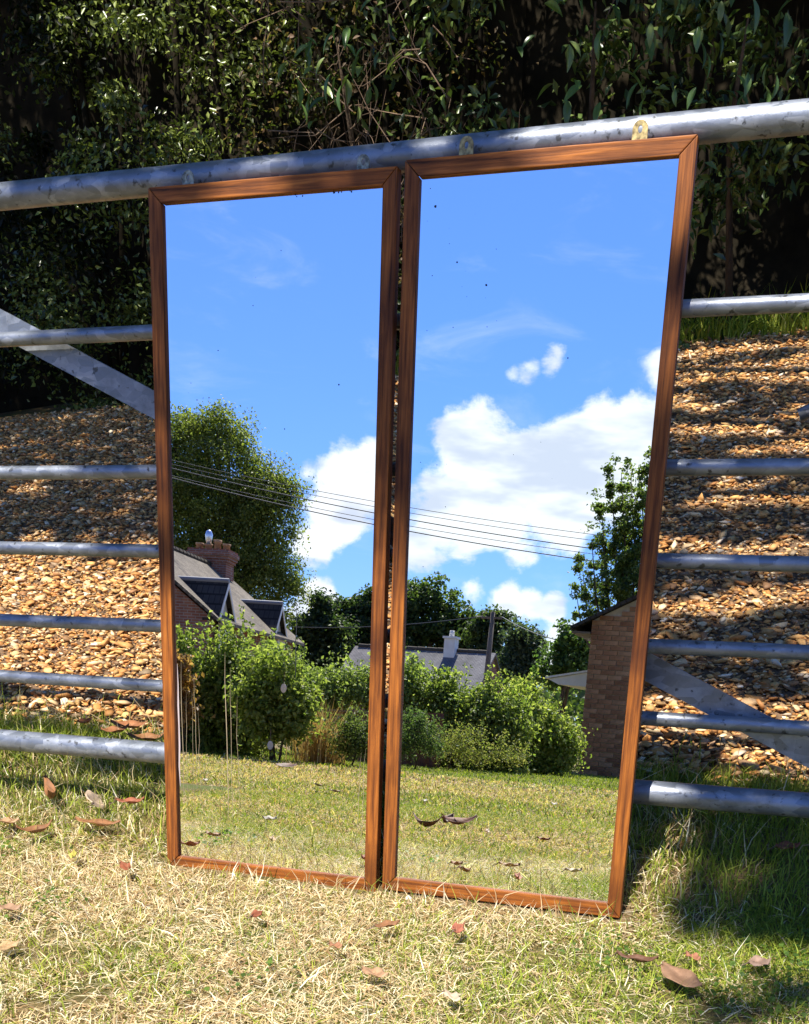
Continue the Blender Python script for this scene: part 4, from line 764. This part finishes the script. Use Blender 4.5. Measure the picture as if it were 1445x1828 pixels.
# ---- pole and lines
pp = at(873, 1150, -44.); pt = at(876, 1092, -44.); pb = float(terr(pp[0], -44.)); e = empty('telegraph_pole', (float(pp[0]), -44., pb), 'wooden telegraph pole standing in front of the bungalow gable', 'pole')
V, F = tube([(0, 0, -.2), (0, 0, (pt[2] - pb) * .5), (.05, 0, pt[2] - pb)], [.13, .115, .09], 10); mk('pole_shaft', V, F, M_POLE, e, True); V, F = box(-.45, .45, -.05, .05, pt[2] - pb - .28, pt[2] - pb - .2); mk('cross_arm', V, F, M_POLE, e)
def cable(a, b, sag, r, label, group, n=26):
    a, b = np.array(a, float), np.array(b, float); ts = np.linspace(0, 1, n); p = a + (b - a) * ts[:, None]; p[:, 2] -= sag * 4 * ts * (1 - ts); V, F = tube(p, r, 5); o = mk('overhead_cable', V, F, M_WIRE, None, True); tag(o, label, 'cable', group)
for i, (yl, yr, r) in enumerate(((815, 940, .012), (822, 950, .012), (829, 964, .02), (842, 973, .012), (846, 985, .021))):
    a, b = at(310, yl + 3, -30.), at(1050, yr, -30.); d = b - a; a2, b2 = a - d * .35, b + d * .6; sg = .55 * (1 + .05 * i)
    cable(a2 + [0, 0, sg * .45], b2 + [0, 0, sg * .55], sg, r * .72, 'dark overhead cable in the bundle crossing the sky above the garden', 'bundle of overhead cables', 40)
top = np.array([pp[0] + .05, -44., pt[2] - .24])
cable(top + [-.4, 0, .05], at(640, 1138, -52.) + np.array([-6, 0, .4]), .3, .018, 'thin cable from the telegraph pole towards the tiled house', 'cables from the telegraph pole')
cable(top + [.4, 0, .05], at(1100, 1150, -38.), .35, .018, 'thin cable from the telegraph pole towards the outbuilding tree', 'cables from the telegraph pole')
for sx, (yl, yr) in ((-1, (0, 0)),):   # far poles that carry the bundle, beyond the mirrors' view
    for q in (at(310, 832, -30.) - (at(1050, 962, -30.) - at(310, 832, -30.)) * .35, at(1050, 962, -30.) + (at(1050, 962, -30.) - at(310, 832, -30.)) * .6):
        zb_ = float(terr(q[0], q[1])); e = empty('cable_pole', (float(q[0]), float(q[1]), zb_), 'tall wooden pole carrying the bundle of overhead cables', 'pole', 'poles of the cable bundle'); V, F = tube([(0, 0, -.2), (0, 0, q[2] - zb_ + 1.2)], [.16, .11], 10); mk('pole_shaft', V, F, M_POLE, e, True); V, F = box(-.06, .06, -.06, .06, q[2] - zb_ - .3, q[2] - zb_ + .6); mk('cable_bracket', V * [2.2, 2.2, 1], F, M_POLE, e)

# ---- trees
LIME = [(.13, .165, .035), (.20, .235, .055), (.08, .11, .022), (.30, .32, .09)]
YL = -48.
tree('lime_tree', 'big lime tree rising behind the tiled house chimney', tuple(at(385, 1150, YL)[:2]), float(at(375, 770, YL)[2]), bl_px([(350, 800, 58), (385, 775, 45), (330, 860, 70), (395, 860, 70), (450, 890, 65), (490, 885, 48), (505, 865, 30), (360, 940, 85), (440, 960, 75), (490, 940, 40), (420, 1020, 80), (480, 1010, 50), (500, 1030, 35), (340, 1020, 90), (460, 1065, 45), (300, 900, 90), (300, 800, 55), (515, 880, 26), (520, 1040, 24), (505, 1080, 30), (470, 860, 40), (318, 772, 42), (405, 768, 36), (428, 805, 38), (455, 845, 42), (370, 752, 26), (440, 920, 60), (380, 1000, 70)], YL, 1.2), 92000, .13, LIME, .45, .7, .85, 26, shell=.25, per=110)
DT = [(.07, .11, .03), (.11, .155, .04), (.15, .19, .055), (.04, .07, .02)]
TG = 'trees beyond the gardens'
def ftree(name, label, px, blobs, Y, n, L, cols, topy, r0=.3, csize=.8): tree(name, label, tuple(at(px, 1180, Y)[:2]), float(at(px, topy, Y)[2]), bl_px(blobs, Y), n, L, cols, r0, .65, csize, 9, TG, shell=.4)
ftree('conifer_tree', 'dark conifer next to the eaves of the tiled house', 560, [(545, 1115, 26), (565, 1090, 24), (578, 1075, 14), (575, 1125, 32), (540, 1145, 25), (600, 1135, 32), (530, 1175, 32), (565, 1175, 34), (600, 1178, 34), (550, 1205, 34), (595, 1205, 34)], -62., 12000, .26, [(.05, .08, .03), (.08, .11, .04), (.03, .055, .02)], 1075)
ftree('conifer_tree', 'dark conifer with a blunt top to the right of the eaves conifer', 630, [(615, 1085, 24), (640, 1080, 30), (665, 1075, 30), (630, 1120, 40), (670, 1115, 40), (650, 1145, 35), (600, 1095, 16), (640, 1180, 38), (685, 1180, 38), (615, 1185, 34), (660, 1205, 36), (700, 1160, 36)], -66., 13000, .28, [(.05, .085, .03), (.075, .11, .035), (.03, .05, .02)], 1070)
ftree('broadleaf_tree', 'large round green tree behind the bungalow roof', 750, [(735, 1075, 42), (770, 1065, 36), (800, 1090, 42), (745, 1120, 48), (795, 1130, 45), (840, 1115, 32), (720, 1100, 45), (830, 1140, 35), (700, 1120, 40), (720, 1170, 45), (770, 1175, 45), (820, 1175, 40)], -68., 21000, .27, DT, 1055, .35)
ftree('broadleaf_tree', 'ragged dark tree behind the telegraph pole', 875, [(868, 1110, 20), (890, 1105, 18), (880, 1135, 26), (850, 1130, 20), (905, 1112, 10), (870, 1160, 28), (890, 1185, 34), (860, 1195, 34)], -64., 7000, .24, [(.04, .065, .025), (.06, .09, .03), (.10, .13, .04)], 1105)
ftree('willow_tree', 'grey green feathery tree between the bungalow and the outbuilding', 935, [(925, 1135, 24), (945, 1145, 22), (930, 1170, 30), (950, 1180, 25), (910, 1185, 28), (935, 1215, 34), (962, 1165, 8)], -60., 8500, .22, [(.08, .11, .06), (.12, .15, .085), (.05, .075, .035)], 1125)
ftree('broadleaf_tree', 'small light green tree rising above the white canopy', 1015, [(1010, 1140, 26), (1025, 1165, 30), (995, 1170, 24), (1035, 1190, 35), (1000, 1200, 30), (1010, 1120, 10), (1045, 1145, 26), (970, 1200, 20)], -27., 5200, .12, [(.10, .17, .045), (.15, .22, .06), (.06, .10, .03)], 1120, .12, .35)
# slim upright tree behind the outbuilding: many ascending shoots
YS = -21.5; sb = at(1115, 1250, YS); bz = float(terr(sb[0], YS)); base = (float(sb[0]), YS, bz); bl = []; stl = []
for (x_, yb_, yt_, r_) in [(1036, 1085, 990, 13), (1052, 1090, 935, 16), (1070, 1085, 880, 17), (1088, 1080, 830, 16), (1105, 1080, 815, 16), (1122, 1080, 815, 17), (1140, 1070, 830, 20), (1160, 1060, 800, 24), (1180, 1060, 805, 26), (1200, 1060, 830, 26), (1026, 1090, 1040, 10), (1075, 1095, 960, 20), (1110, 1090, 930, 24), (1140, 1090, 920, 26), (1045, 1100, 1045, 22)]:
    for q in np.arange(yt_ + 6, yb_ + 10, 17): bl += bl_px([(x_ + 18 * (q - yt_) / 280 * (1 if x_ < 1110 else -.4) + random.uniform(-4, 4), q, r_ * (.35 + .65 * min(1, (q - yt_) / 110)))], YS + random.uniform(-.5, .5))
    stl.append((np.array([(base[0], YS, bz + 1.2), at(x_ + 12, (yb_ + yt_) / 2 + 60, YS), at(x_ + 4, yt_ + 28, YS)]), [.035, .02, .006], 'limb'))
stl.append((np.array([base, (base[0], YS, bz + 1.3), at(1115, 1000, YS)]), [.12, .09, .04], 'trunk'))
plant('slim_tree', 'slim upright tree with ascending shoots behind the brick gable', 'tree', base, bl, 24000, .072, .62, [(.11, .16, .04), (.17, .22, .065), (.06, .10, .03), (.24, .28, .09)], csize=.12, stems=stl, shell=.1, pw=.3, out=.05)
# far wooded skyline so the horizon is closed by trees
tb = []
n = 16000; X = rng.uniform(-90, 30, n); Y = rng.uniform(-125, -95, n); hh = 3.0 + 3.5 * fnoise(X * .12, Y * 0, 77); P = np.stack([X, Y, terr(X, Y) + rng.random(n) ** .7 * hh], 1)
v, f, c = leaves(P, .9, .7, np.tile([0, .8, .8], (n, 1)), pal(n, DT)); tag(mk('distant_wood', v, f, M_LEAF, col=c), 'far line of dark trees closing the horizon', 'wood', kind='stuff')
